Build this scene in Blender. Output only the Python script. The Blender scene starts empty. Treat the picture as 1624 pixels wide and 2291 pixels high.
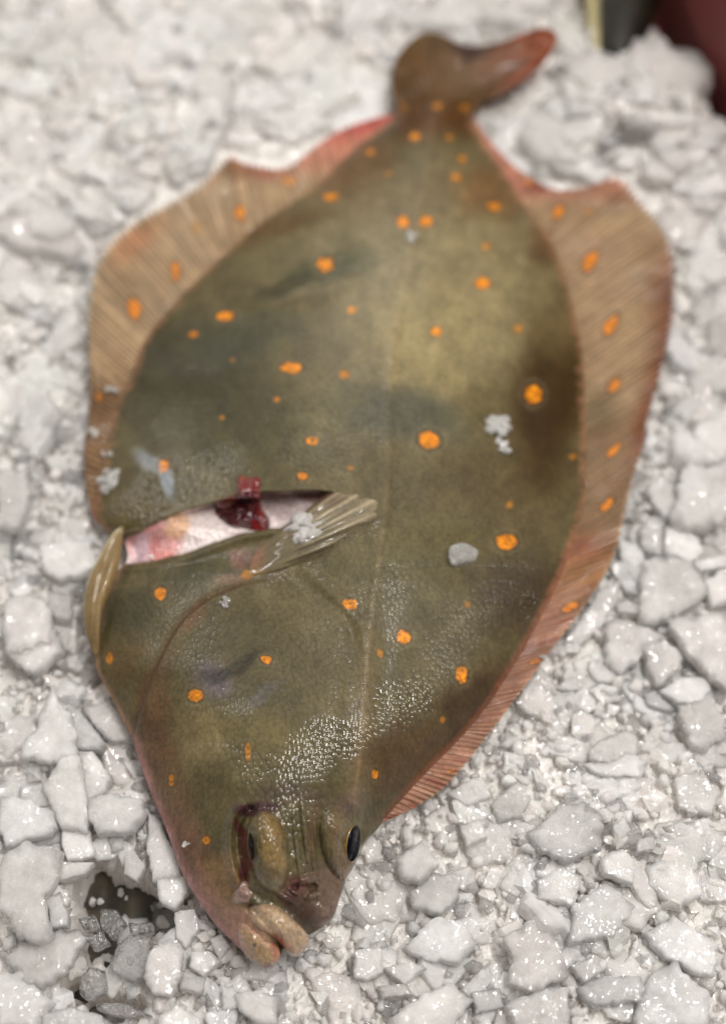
import bpy, math, random
import numpy as np
from mathutils import Vector, Matrix, noise as mnoise

random.seed(7)
rng = np.random.default_rng(11)
R = math.radians

# ------------------------------------------------------------------ camera, world, lamps, exposure
PITCH, VFOV, CAMH = R(60.0), R(42.0), 0.462
TAN = math.tan(VFOV / 2)
scene = bpy.context.scene
col = scene.collection
cd = bpy.data.cameras.new('camera')
cam = bpy.data.objects.new('camera', cd)
col.objects.link(cam)
cam.location = (0, 0, CAMH)
cam.rotation_euler = (math.pi / 2 - PITCH, 0, 0)
cd.sensor_fit = 'VERTICAL'
cd.sensor_height = 24
cd.lens = 12 / TAN
cd.clip_start = 0.01
cd.clip_end = 50
cd.dof.use_dof = True
cd.dof.focus_distance = 0.455
cd.dof.aperture_fstop = 2.3
scene.camera = cam

world = bpy.data.worlds.new('World')
scene.world = world
world.use_nodes = True
wn = world.node_tree
bg = wn.nodes['Background']
tc = wn.nodes.new('ShaderNodeTexCoord')
sx = wn.nodes.new('ShaderNodeSeparateXYZ')
wn.links.new(tc.outputs['Generated'], sx.inputs[0])
wr = wn.nodes.new('ShaderNodeValToRGB')
wr.color_ramp.elements[0].position = 0.0
wr.color_ramp.elements[0].color = (0.34, 0.31, 0.29, 1)
wr.color_ramp.elements[1].position = 0.9
wr.color_ramp.elements[1].color = (0.64, 0.605, 0.565, 1)
wn.links.new(sx.outputs['Z'], wr.inputs[0])
wn.links.new(wr.outputs[0], bg.inputs['Color'])
bg.inputs['Strength'].default_value = 0.50


def area(name, loc, target, sx_, sy_, power, color):
    l = bpy.data.lights.new(name, 'AREA')
    l.shape = 'RECTANGLE'
    l.size, l.size_y = sx_, sy_
    l.energy = power
    l.color = color
    o = bpy.data.objects.new(name, l)
    o.location = loc
    o.rotation_euler = (Vector(target) - Vector(loc)).to_track_quat('-Z', 'Y').to_euler()
    col.objects.link(o)
    return o


area('ceiling_lamp', (0.40, 0.27, 1.42), (0.05, 0.24, 0), 0.95, 0.07, 20.0, (1.0, 0.975, 0.94))
area('back_lamp', (-0.10, 1.55, 1.20), (0.0, 0.3, 0), 0.60, 0.06, 6.5, (1.0, 0.97, 0.93))
area('side_lamp', (1.25, 0.20, 0.95), (0.0, 0.3, 0), 0.08, 0.50, 6.5, (1.0, 0.95, 0.90))
area('left_lamp', (-1.60, 1.45, 1.40), (0.0, 0.3, 0), 0.80, 0.08, 15.0, (1.0, 0.97, 0.94))

scene.view_settings.view_transform = 'Standard'
scene.view_settings.look = 'None'
scene.view_settings.exposure = -0.36
scene.view_settings.gamma = 1.0
scene.render.engine = 'CYCLES'
scene.cycles.use_denoising = True
scene.cycles.max_bounces = 24
scene.cycles.diffuse_bounces = 16
scene.cycles.glossy_bounces = 4
scene.cycles.transmission_bounces = 16
scene.cycles.transparent_max_bounces = 24
scene.cycles.sample_clamp_indirect = 4.0
scene.cycles.caustics_reflective = True
scene.cycles.caustics_refractive = True
scene.cycles.blur_glossy = 0.6


# ------------------------------------------------------------------ helpers
def lin(c):
    c = np.asarray(c, float) / 255.0
    return np.where(c <= 0.04045, c / 12.92, ((c + 0.055) / 1.055) ** 2.4)


def unproj(X, Y, z):
    """point of the photograph (in a 1624 x 2291 frame) onto the horizontal plane at height z"""
    X = np.asarray(X, float); Y = np.asarray(Y, float); z = np.asarray(z, float)
    nx = (X - 812) / 1145.5 * TAN
    ny = (1145.5 - Y) / 1145.5 * TAN
    dy = math.cos(PITCH) + ny * math.sin(PITCH)
    dz = -math.sin(PITCH) + ny * math.cos(PITCH)
    t = (z - CAMH) / dz
    return np.stack([nx * t, dy * t, np.broadcast_to(z, np.shape(t))], -1)


def proj(P):
    P = np.asarray(P, float)
    q = P - np.array([0, 0, CAMH])
    f = np.array([0, math.cos(PITCH), -math.sin(PITCH)])
    u = np.array([0, math.sin(PITCH), math.cos(PITCH)])
    d = q @ f
    return 812 + q[..., 0] / d / TAN * 1145.5, 1145.5 - (q @ u) / d / TAN * 1145.5


def _hash(i, j, k, s):
    n = (i * 374761393 + j * 668265263 + k * 2147483647 + s * 1274126177) & 0xFFFFFFFF
    n = ((n ^ (n >> 13)) * 1274126177) & 0xFFFFFFFF
    n = n ^ (n >> 16)
    return (n & 0xFFFFFF) / float(0xFFFFFF)


def vnoise(x, y, z=0.0, s=0):
    x = np.asarray(x, float); y = np.asarray(y, float); z = np.asarray(z, float)
    x, y, z = np.broadcast_arrays(x, y, z)
    i = np.floor(x).astype(np.int64); j = np.floor(y).astype(np.int64); k = np.floor(z).astype(np.int64)
    fx, fy, fz = x - i, y - j, z - k
    fx = fx * fx * (3 - 2 * fx); fy = fy * fy * (3 - 2 * fy); fz = fz * fz * (3 - 2 * fz)
    r = 0
    for a in (0, 1):
        wa = fx if a else 1 - fx
        for b in (0, 1):
            wb = fy if b else 1 - fy
            for c in (0, 1):
                wc = fz if c else 1 - fz
                r = r + wa * wb * wc * _hash(i + a, j + b, k + c, s)
    return r * 2 - 1


def fbm(x, y, z=0.0, oct=4, s=0):
    r = 0; a = 1.0; t = 0
    for o in range(oct):
        r = r + a * vnoise(x * 2 ** o, y * 2 ** o, np.asarray(z) * 2 ** o, s + o); t += a; a *= 0.5
    return r / t


def sstep(a, b, x):
    t = np.clip((x - a) / (b - a), 0, 1)
    return t * t * (3 - 2 * t)


def make_mesh(name, V, F4=None, F3=None, smooth=True, color=None, edge=None):
    V = np.asarray(V, np.float32).reshape(-1, 3)
    me = bpy.data.meshes.new(name)
    me.vertices.add(len(V)); me.vertices.foreach_set('co', V.ravel())
    n4 = 0 if F4 is None else len(F4); n3 = 0 if F3 is None else len(F3)
    idx = []
    if n4: idx.append(np.asarray(F4, np.int32).ravel())
    if n3: idx.append(np.asarray(F3, np.int32).ravel())
    idx = np.concatenate(idx)
    me.loops.add(len(idx)); me.loops.foreach_set('vertex_index', idx)
    me.polygons.add(n4 + n3)
    st = np.concatenate([np.arange(n4) * 4, n4 * 4 + np.arange(n3) * 3]).astype(np.int32)
    me.polygons.foreach_set('loop_start', st)
    me.polygons.foreach_set('use_smooth', np.full(n4 + n3, smooth) if np.ndim(smooth) == 0 else smooth)
    me.update(calc_edges=True)
    me.validate()
    if edge is not None:
        ea = me.attributes.new('edge', 'FLOAT', 'POINT'); ea.data.foreach_set('value', np.asarray(edge, np.float32))
    if color is not None:
        ca = me.color_attributes.new('pigment', 'FLOAT_COLOR', 'POINT')
        c = np.asarray(color, np.float32)
        if c.shape[1] == 3: c = np.concatenate([c, np.ones((len(c), 1), np.float32)], 1)
        ca.data.foreach_set('color', c.ravel())
    return me


def obj(name, me, mat, parent=None):
    o = bpy.data.objects.new(name, me)
    if mat is not None and len(me.materials) == 0: me.materials.append(mat)
    col.objects.link(o)
    if parent is not None:
        o.parent = parent
        o.matrix_parent_inverse = parent.matrix_world.inverted() if parent.type == 'MESH' else Matrix.Translation(-Vector(parent.location))
    return o


def tag(o, label, cat, group=None, kind=None):
    o['label'] = label; o['category'] = cat
    if group: o['group'] = group
    if kind: o['kind'] = kind
    return o


def resample(P, n, closed=True):
    P = np.asarray(P, float)
    Q = np.vstack([P, P[:1]]) if closed else P
    d = np.r_[0, np.cumsum(np.linalg.norm(np.diff(Q, axis=0), axis=1))]
    t = np.linspace(0, d[-1], n + 1)[:-1] if closed else np.linspace(0, d[-1], n)
    return np.stack([np.interp(t, d, Q[:, k]) for k in range(Q.shape[1])], -1)


def smooth_poly(P, it=2, closed=True):
    P = np.asarray(P, float)
    for _ in range(it):
        if closed:
            N = np.roll(P, -1, 0)
            P = np.stack([0.75 * P + 0.25 * N, 0.25 * P + 0.75 * N], 1).reshape(-1, P.shape[1])
        else:
            A, B = P[:-1], P[1:]
            P = np.vstack([P[:1], np.stack([0.75 * A + 0.25 * B, 0.25 * A + 0.75 * B], 1).reshape(-1, P.shape[1]), P[-1:]])
    return P


def inside(poly, X, Y):
    poly = np.asarray(poly, float)
    r = np.zeros(np.shape(X), bool)
    x0, y0 = poly[-1]
    for x1, y1 in poly:
        if y0 != y1:
            c = ((y1 > Y) != (y0 > Y)) & (X < (x0 - x1) * (Y - y1) / (y0 - y1) + x1)
            r ^= c
        x0, y0 = x1, y1
    return r


def dist_line(line, X, Y, closed=False):
    """unsigned distance, side (+ = right hand when walking) and arc parameter of the nearest point"""
    line = np.asarray(line, float)
    if closed: line = np.vstack([line, line[:1]])
    best = np.full(np.shape(X), 1e9); side = np.zeros(np.shape(X)); par = np.zeros(np.shape(X))
    n = len(line) - 1
    for i in range(n):
        a, b = line[i], line[i + 1]
        e = b - a; L2 = e @ e + 1e-9
        t = np.clip(((X - a[0]) * e[0] + (Y - a[1]) * e[1]) / L2, 0, 1)
        dx = X - a[0] - t * e[0]; dy = Y - a[1] - t * e[1]
        d = np.hypot(dx, dy)
        m = d < best
        best = np.where(m, d, best)
        side = np.where(m, np.sign(e[0] * (Y - a[1]) - e[1] * (X - a[0])), side)
        par = np.where(m, (i + t) / n, par)
    return best, side, par


def sdist(poly, X, Y):
    d, _, _ = dist_line(poly, X, Y, True)
    return np.where(inside(poly, X, Y), d, -d)


# ------------------------------------------------------------------ materials
def new_mat(name):
    m = bpy.data.materials.new(name); m.use_nodes = True
    nt = m.node_tree
    return m, nt, nt.nodes['Principled BSDF']


def N(nt, t, **kw):
    n = nt.nodes.new(t)
    for k, v in kw.items():
        if k in n.inputs.keys(): n.inputs[k].default_value = v
        else: setattr(n, k, v)
    return n


def skin_material(name, scale_size=0.0017, scale_strength=0.5, coat=1.0, rough=0.42, sss=0.05, ray=False, coat_rough=0.05):
    m, nt, p = new_mat(name)
    L = nt.links.new
    at = N(nt, 'ShaderNodeAttribute', attribute_name='pigment')
    tcn = N(nt, 'ShaderNodeTexCoord')
    nz = N(nt, 'ShaderNodeTexNoise', Scale=900.0, Detail=2.0)
    L(tcn.outputs['Object'], nz.inputs['Vector'])
    nz2 = N(nt, 'ShaderNodeTexNoise', Scale=120.0, Detail=4.0)
    L(tcn.outputs['Object'], nz2.inputs['Vector'])
    r1 = N(nt, 'ShaderNodeMapRange'); r1.inputs['From Min'].default_value = 0.25; r1.inputs['From Max'].default_value = 0.75
    r1.inputs['To Min'].default_value = 0.82; r1.inputs['To Max'].default_value = 1.18
    L(nz.outputs['Fac'], r1.inputs['Value'])
    r2 = N(nt, 'ShaderNodeMapRange'); r2.inputs['From Min'].default_value = 0.25; r2.inputs['From Max'].default_value = 0.75
    r2.inputs['To Min'].default_value = 0.84; r2.inputs['To Max'].default_value = 1.16
    L(nz2.outputs['Fac'], r2.inputs['Value'])
    mu = N(nt, 'ShaderNodeMath', operation='MULTIPLY'); L(r1.outputs[0], mu.inputs[0]); L(r2.outputs[0], mu.inputs[1])
    fac = mu.outputs[0]
    vd = None
    if scale_strength > 0:
        # slightly irregular scale lattice
        mp = N(nt, 'ShaderNodeMapping'); mp.inputs['Rotation'].default_value = (0, 0, R(-9)); mp.inputs['Scale'].default_value = (1.15, 0.9, 0.2)
        L(tcn.outputs['Object'], mp.inputs['Vector'])
        vo = N(nt, 'ShaderNodeTexVoronoi', feature='F1', Scale=1.0 / scale_size, Randomness=0.85)
        L(mp.outputs[0], vo.inputs['Vector'])
        vd = vo.outputs['Distance']
        r3 = N(nt, 'ShaderNodeMapRange'); r3.inputs['From Min'].default_value = 0.35; r3.inputs['From Max'].default_value = 0.75
        r3.inputs['To Min'].default_value = 1.04; r3.inputs['To Max'].default_value = 0.84
        L(vd, r3.inputs['Value'])
        m3 = N(nt, 'ShaderNodeMath', operation='MULTIPLY'); L(fac, m3.inputs[0]); L(r3.outputs[0], m3.inputs[1]); fac = m3.outputs[0]
    mc = N(nt, 'ShaderNodeMix', data_type='RGBA', blend_type='MULTIPLY'); mc.inputs[0].default_value = 1.0
    cmb = N(nt, 'ShaderNodeCombineColor'); [L(fac, cmb.inputs[k]) for k in range(3)]
    L(at.outputs['Color'], mc.inputs[6]); L(cmb.outputs[0], mc.inputs[7])
    L(mc.outputs[2], p.inputs['Base Color'])
    p.inputs['Roughness'].default_value = rough
    p.inputs['Specular IOR Level'].default_value = 0.3
    p.inputs['Subsurface Weight'].default_value = sss
    p.inputs['Subsurface Radius'].default_value = (0.004, 0.002, 0.001)
    p.inputs['Subsurface Scale'].default_value = 1.0
    cw = N(nt, 'ShaderNodeMath', operation='MULTIPLY'); cw.inputs[1].default_value = coat
    L(at.outputs['Alpha'], cw.inputs[0]); L(cw.outputs[0], p.inputs['Coat Weight'])
    p.inputs['Coat Roughness'].default_value = coat_rough
    p.inputs['Coat IOR'].default_value = 1.6
    b1 = N(nt, 'ShaderNodeBump', Strength=0.25, Distance=0.0006)
    L(nz2.outputs['Fac'], b1.inputs['Height'])
    last = b1
    if vd is not None:
        sq = N(nt, 'ShaderNodeMath', operation='POWER'); sq.inputs[1].default_value = 2.0; L(vd, sq.inputs[0])
        ng = N(nt, 'ShaderNodeMath', operation='MULTIPLY'); ng.inputs[1].default_value = -1.0; L(sq.outputs[0], ng.inputs[0])
        b2 = N(nt, 'ShaderNodeBump', Strength=scale_strength, Distance=0.0009)
        ms = N(nt, 'ShaderNodeMapRange'); ms.inputs['To Min'].default_value = scale_strength * 0.25; ms.inputs['To Max'].default_value = scale_strength * 1.3
        L(at.outputs['Alpha'], ms.inputs['Value']); L(ms.outputs[0], b2.inputs['Strength'])
        L(ng.outputs[0], b2.inputs['Height']); L(b1.outputs[0], b2.inputs['Normal'])
        last = b2
    L(last.outputs[0], p.inputs['Normal']); L(last.outputs[0], p.inputs['Coat Normal'])
    return m


def ice_material(name, tint=(0.90, 0.90, 0.895), clear_lo=0.10, clear_hi=0.55, rough=0.03, per_island=False, radius=0.005, sss=True, trans=0.45):
    m, nt, p = new_mat(name)
    L = nt.links.new
    geo = N(nt, 'ShaderNodeNewGeometry')
    rnd = geo.outputs['Random Per Island'] if per_island else N(nt, 'ShaderNodeObjectInfo').outputs['Random']
    # tint differs a little from piece to piece: cool, neutral, faint pink
    cr = N(nt, 'ShaderNodeValToRGB')
    e = cr.color_ramp.elements
    t = np.array(tint)
    e[0].position = 0; e[0].color = (*(t * (0.95, 0.965, 0.97)), 1)
    e[1].position = 1; e[1].color = (*(t * (1.0, 0.985, 0.97)), 1)
    for ps, f in ((0.3, (1.0, 1.0, 0.99)), (0.55, (0.99, 0.96, 0.955)), (0.8, (1.04, 1.04, 1.03))):
        k = e.new(ps); k.color = (*np.clip(t * f, 0, 0.97), 1)
    L(rnd, cr.inputs[0])
    n0 = N(nt, 'ShaderNodeTexNoise', Scale=75.0, Detail=5.0, Roughness=0.7)
    L(geo.outputs['Position'], n0.inputs['Vector'])
    L(cr.outputs[0], p.inputs['Base Color'])
    p.inputs['Roughness'].default_value = 0.6
    p.inputs['Specular IOR Level'].default_value = 0.0
    p.inputs['Subsurface Weight'].default_value = 1.0
    p.inputs['Subsurface Radius'].default_value = (radius, radius * 1.02, radius * 1.04)
    p.inputs['Subsurface Scale'].default_value = 1.0
    # clear streaks against frosted areas
    w = N(nt, 'ShaderNodeMath', operation='MULTIPLY'); w.inputs[1].default_value = 7.31; L(rnd, w.inputs[0])
    fr = N(nt, 'ShaderNodeMath', operation='FRACT'); L(w.outputs[0], fr.inputs[0])
    ad = N(nt, 'ShaderNodeMath', operation='MULTIPLY_ADD'); ad.inputs[1].default_value = 1.6; L(n0.outputs['Fac'], ad.inputs[0]); L(fr.outputs[0], ad.inputs[2])
    mr = N(nt, 'ShaderNodeMapRange'); mr.inputs['From Min'].default_value = 0.6; mr.inputs['From Max'].default_value = 1.9
    mr.inputs['To Min'].default_value = clear_lo; mr.inputs['To Max'].default_value = clear_hi
    L(ad.outputs[0], mr.inputs['Value'])
    # cloudy milk white against glassy grey inside one piece
    hs = N(nt, 'ShaderNodeMapRange'); hs.inputs['From Min'].default_value = .3; hs.inputs['From Max'].default_value = .7; hs.inputs['To Min'].default_value = 1.03; hs.inputs['To Max'].default_value = .90
    L(n0.outputs['Fac'], hs.inputs['Value'])
    hm = N(nt, 'ShaderNodeVectorMath', operation='SCALE'); L(cr.outputs[0], hm.inputs[0]); L(hs.outputs[0], hm.inputs['Scale'])
    L(hm.outputs[0], p.inputs['Base Color'])
    tr = N(nt, 'ShaderNodeBsdfGlass', IOR=1.31, Roughness=0.05); tr.inputs['Color'].default_value = (0.985, 0.988, 0.99, 1)
    mx = N(nt, 'ShaderNodeMixShader')
    body = p.outputs[0]
    df = None
    if not sss:
        df = N(nt, 'ShaderNodeBsdfDiffuse'); tl = N(nt, 'ShaderNodeBsdfTranslucent'); dm = N(nt, 'ShaderNodeMixShader')
        L(cr.outputs[0], df.inputs['Color']); L(cr.outputs[0], tl.inputs['Color']); dm.inputs[0].default_value = trans
        L(df.outputs[0], dm.inputs[1]); L(tl.outputs[0], dm.inputs[2]); body = dm.outputs[0]
    # thin broken rims are clear, the thick middle is milky
    ea = N(nt, 'ShaderNodeAttribute', attribute_name='edge')
    ec = N(nt, 'ShaderNodeMath', operation='MULTIPLY_ADD', use_clamp=True); ec.inputs[1].default_value = 0.30
    L(ea.outputs['Fac'], ec.inputs[0]); L(mr.outputs[0], ec.inputs[2])
    L(ec.outputs[0], mx.inputs[0]); L(tr.outputs[0], mx.inputs[2])
    # wet granular surface
    n1 = N(nt, 'ShaderNodeTexNoise', Scale=520.0, Detail=3.0, Roughness=0.65)
    L(geo.outputs['Position'], n1.inputs['Vector'])
    v = N(nt, 'ShaderNodeTexVoronoi', feature='F1', Scale=620.0); L(geo.outputs['Position'], v.inputs['Vector'])
    b1 = N(nt, 'ShaderNodeBump', Strength=0.6, Distance=0.0012); L(n1.outputs['Fac'], b1.inputs['Height'])
    b2 = N(nt, 'ShaderNodeBump', Strength=0.75, Distance=0.0011); L(v.outputs['Distance'], b2.inputs['Height']); L(b1.outputs[0], b2.inputs['Normal'])
    L(b1.outputs[0], p.inputs['Normal'])
    if df is not None: L(b1.outputs[0], df.inputs['Normal'])
    L(b2.outputs[0], tr.inputs['Normal'])
    # melt facets: each little cell leans its own way and catches a lamp now and then
    v2 = N(nt, 'ShaderNodeTexVoronoi', feature='F1', Scale=1050.0); L(geo.outputs['Position'], v2.inputs['Vector'])
    vs = N(nt, 'ShaderNodeVectorMath', operation='SUBTRACT'); vs.inputs[1].default_value = (.5, .5, .5); L(v2.outputs['Color'], vs.inputs[0])
    vc = N(nt, 'ShaderNodeVectorMath', operation='SCALE'); L(vs.outputs[0], vc.inputs[0])
    n3 = N(nt, 'ShaderNodeTexNoise', Scale=210.0, Detail=1.0); L(geo.outputs['Position'], n3.inputs['Vector'])
    sm_ = N(nt, 'ShaderNodeMapRange'); sm_.inputs['From Min'].default_value = .38; sm_.inputs['From Max'].default_value = .62; sm_.inputs['To Min'].default_value = .15; sm_.inputs['To Max'].default_value = 1.1
    L(n3.outputs['Fac'], sm_.inputs['Value']); L(sm_.outputs[0], vc.inputs['Scale'])
    va = N(nt, 'ShaderNodeVectorMath', operation='ADD'); L(vc.outputs[0], va.inputs[0]); L(geo.outputs['Normal'], va.inputs[1])
    vn = N(nt, 'ShaderNodeVectorMath', operation='NORMALIZE'); L(va.outputs[0], vn.inputs[0])
    gl = N(nt, 'ShaderNodeBsdfGlossy', Color=(1, 1, 1, 1)); gl.inputs['Roughness'].default_value = rough; L(vn.outputs[0], gl.inputs['Normal'])
    fn = N(nt, 'ShaderNodeFresnel', IOR=1.9)
    fb = N(nt, 'ShaderNodeMath', operation='SUBTRACT'); fb.inputs[0].default_value = 1.0; L(geo.outputs['Backfacing'], fb.inputs[1])
    nw = N(nt, 'ShaderNodeTexNoise', Scale=130.0, Detail=2.0); L(geo.outputs['Position'], nw.inputs['Vector'])
    wm = N(nt, 'ShaderNodeMapRange', interpolation_type='SMOOTHSTEP'); wm.inputs['From Min'].default_value = .50; wm.inputs['From Max'].default_value = .66; wm.inputs['To Min'].default_value = .35; wm.inputs['To Max'].default_value = 1.2
    L(nw.outputs['Fac'], wm.inputs['Value'])
    wf = N(nt, 'ShaderNodeMath', operation='MULTIPLY'); L(fb.outputs[0], wf.inputs[0]); L(wm.outputs[0], wf.inputs[1])
    ff = N(nt, 'ShaderNodeMath', operation='MULTIPLY'); L(fn.outputs[0], ff.inputs[0]); L(wf.outputs[0], ff.inputs[1])
    m2 = N(nt, 'ShaderNodeMixShader'); L(ff.outputs[0], m2.inputs[0]); L(body, m2.inputs[1]); L(gl.outputs[0], m2.inputs[2])
    L(m2.outputs[0], mx.inputs[1])
    L(mx.outputs[0], nt.nodes['Material Output'].inputs['Surface'])
    return m


def plain(name, c, rough=0.5, coat=0.0, sss=0.0, noise_amp=0.15, noise_scale=60, bump=0.0):
    m, nt, p = new_mat(name); L = nt.links.new
    tcn = N(nt, 'ShaderNodeTexCoord')
    nz = N(nt, 'ShaderNodeTexNoise', Scale=noise_scale, Detail=4.0); L(tcn.outputs['Object'], nz.inputs['Vector'])
    cr = N(nt, 'ShaderNodeValToRGB'); e = cr.color_ramp.elements
    c = np.array(c)
    e[0].position = 0.3; e[0].color = (*(c * (1 - noise_amp)), 1); e[1].position = 0.7; e[1].color = (*np.clip(c * (1 + noise_amp), 0, 1), 1)
    L(nz.outputs['Fac'], cr.inputs[0]); L(cr.outputs[0], p.inputs['Base Color'])
    p.inputs['Roughness'].default_value = rough; p.inputs['Coat Weight'].default_value = coat; p.inputs['Coat Roughness'].default_value = 0.04
    p.inputs['Subsurface Weight'].default_value = sss; p.inputs['Subsurface Radius'].default_value = (0.004, 0.001, 0.0008); p.inputs['Subsurface Scale'].default_value = 1.0
    if bump:
        b = N(nt, 'ShaderNodeBump', Strength=bump, Distance=0.001); L(nz.outputs['Fac'], b.inputs['Height']); L(b.outputs[0], p.inputs['Normal'])
    return m


M_SKIN = skin_material('fish_skin')
M_FIN = skin_material('fin_membrane', scale_strength=0.0, coat=0.5, rough=0.45, sss=0.15)
M_LIP = skin_material('lip_skin', scale_size=0.0013, scale_strength=0.3, coat=0.9, rough=0.35, sss=0.06)
M_PUPIL = plain('pupil_black', (0.004, 0.005, 0.009), rough=0.05, coat=0.0)
M_PUPIL.node_tree.nodes['Principled BSDF'].inputs['Specular IOR Level'].default_value = 0.10
M_LIVER = skin_material('liver_red', scale_strength=0.0, coat=1.0, rough=0.2, sss=0.1, coat_rough=0.03)
M_ICE = ice_material('ice_frosted', tint=(.925, .905, .882), clear_lo=0.03, clear_hi=0.52, sss=True, radius=0.006)
M_ICE_STUFF = ice_material('ice_crushed', tint=(.985, .965, .94), per_island=True, clear_lo=0.0, clear_hi=0.38, sss=False, trans=.26)
M_ICE_BED = ice_material('ice_bed', tint=(.90, .87, .845), per_island=True, clear_lo=0.0, clear_hi=0.0, sss=False, trans=0.0)
M_ICE_CLEAR = ice_material('ice_clear', tint=(.96, .955, .95), clear_lo=0.65, clear_hi=0.97, sss=False, trans=.2)
M_TRAY = plain('tray_dark', (0.055, 0.044, 0.028), rough=0.35, coat=0.4, noise_amp=0.7, noise_scale=130, bump=0.8)
M_RED = plain('red_panel', (0.30, 0.085, 0.078), rough=0.45, noise_amp=0.12, noise_scale=12)
#@@STRUCTURE
# ------------------------------------------------------------------ traced outlines (1624 x 2291 frame of the photograph)
BODY_L = [(222, 893), (232, 888), (262, 884), (290, 845), (345, 775), (421, 703), (480, 606), (507, 564), (550, 520), (597, 469),
          (645, 420), (697, 370), (763, 321), (805, 305), (853, 290), (890, 262), (940, 250), (983, 242), (1040, 226), (1080, 219), (1130, 214),
          (1172, 221), (1192, 245), (1207, 276), (1215, 281), (1240, 288), (1258, 284), (1270, 268), (1286, 258), (1334, 236), (1382, 221), (1430, 217), (1485, 214),
          (1509, 221), (1560, 251), (1610, 275), (1640, 292), (1655, 300), (1679, 304), (1757, 332), (1800, 349), (1860, 375), (1955, 407), (1998, 434), (2057, 474),
          (2093, 509), (2131, 549), (2150, 575), (2160, 592)]
BODY_R = [(222, 1072), (235, 1064), (253, 1056), (283, 1061), (324, 1086), (392, 1134), (457, 1170), (517, 1221), (560, 1243), (604, 1258), (651, 1277), (720, 1293),
          (802, 1304), (918, 1309), (999, 1311), (1070, 1310), (1140, 1306), (1212, 1283), (1312, 1246), (1404, 1197), (1485, 1151), (1586, 1086), (1667, 1015), (1730, 950), (1790, 896),
          (1835, 856), (1858, 836), (1880, 816), (1925, 795), (1973, 771), (2013, 757), (2050, 746), (2070, 722), (2088, 690), (2100, 655), (2112, 634), (2125, 630), (2140, 626), (2152, 615), (2160, 600)]
_bl = smooth_poly([(a, b) for a, b in BODY_L], 2, False); _br = smooth_poly([(a, b) for a, b in BODY_R], 2, False)


def LX(Y): return np.interp(Y, _bl[:, 0], _bl[:, 1])
def RX(Y): return np.interp(Y, _br[:, 0], _br[:, 1])


CUT = smooth_poly([(262, 1225), (278, 1207), (309, 1196), (344, 1170), (403, 1145), (472, 1128), (522, 1110), (581, 1100), (640, 1102), (690, 1096), (754, 1102), (742, 1118),
                   (714, 1134), (672, 1160), (640, 1180), (601, 1184), (541, 1195), (482, 1213), (423, 1237), (378, 1248), (332, 1258), (284, 1262), (262, 1256)], 2)
GILL = smooth_poly([(600, 1296), (555, 1302), (500, 1322), (452, 1346), (403, 1390), (365, 1455), (335, 1528), (316, 1580), (303, 1640), (292, 1668), (284, 1690)], 2, False)
CHEEK = smooth_poly([(670, 1262), (714, 1301), (764, 1346), (803, 1385), (818, 1450)], 2, False)
LATERAL = smooth_poly([(970, 260), (948, 400), (938, 470), (905, 640), (880, 760), (868, 900), (868, 1050), (856, 1190), (836, 1330), (822, 1450), (815, 1600), (806, 1700), (790, 1790)], 2, False)
SOCKET = smooth_poly([(560, 1812), (535, 1830), (528, 1880), (535, 1930), (552, 1985)], 2, False)
Z_E = 0.0065


def ell(X, Y, cx, cy, rx, ry, ang=0.0):
    c, s = math.cos(R(ang)), math.sin(R(ang))
    u = ((X - cx) * c + (Y - cy) * s) / rx; v = (-(X - cx) * s + (Y - cy) * c) / ry
    return np.hypot(u, v)


def dome(d, p=0.6): return np.clip(1 - d * d, 0, 1) ** p
def gau(d): return np.exp(-d * d)


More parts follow.
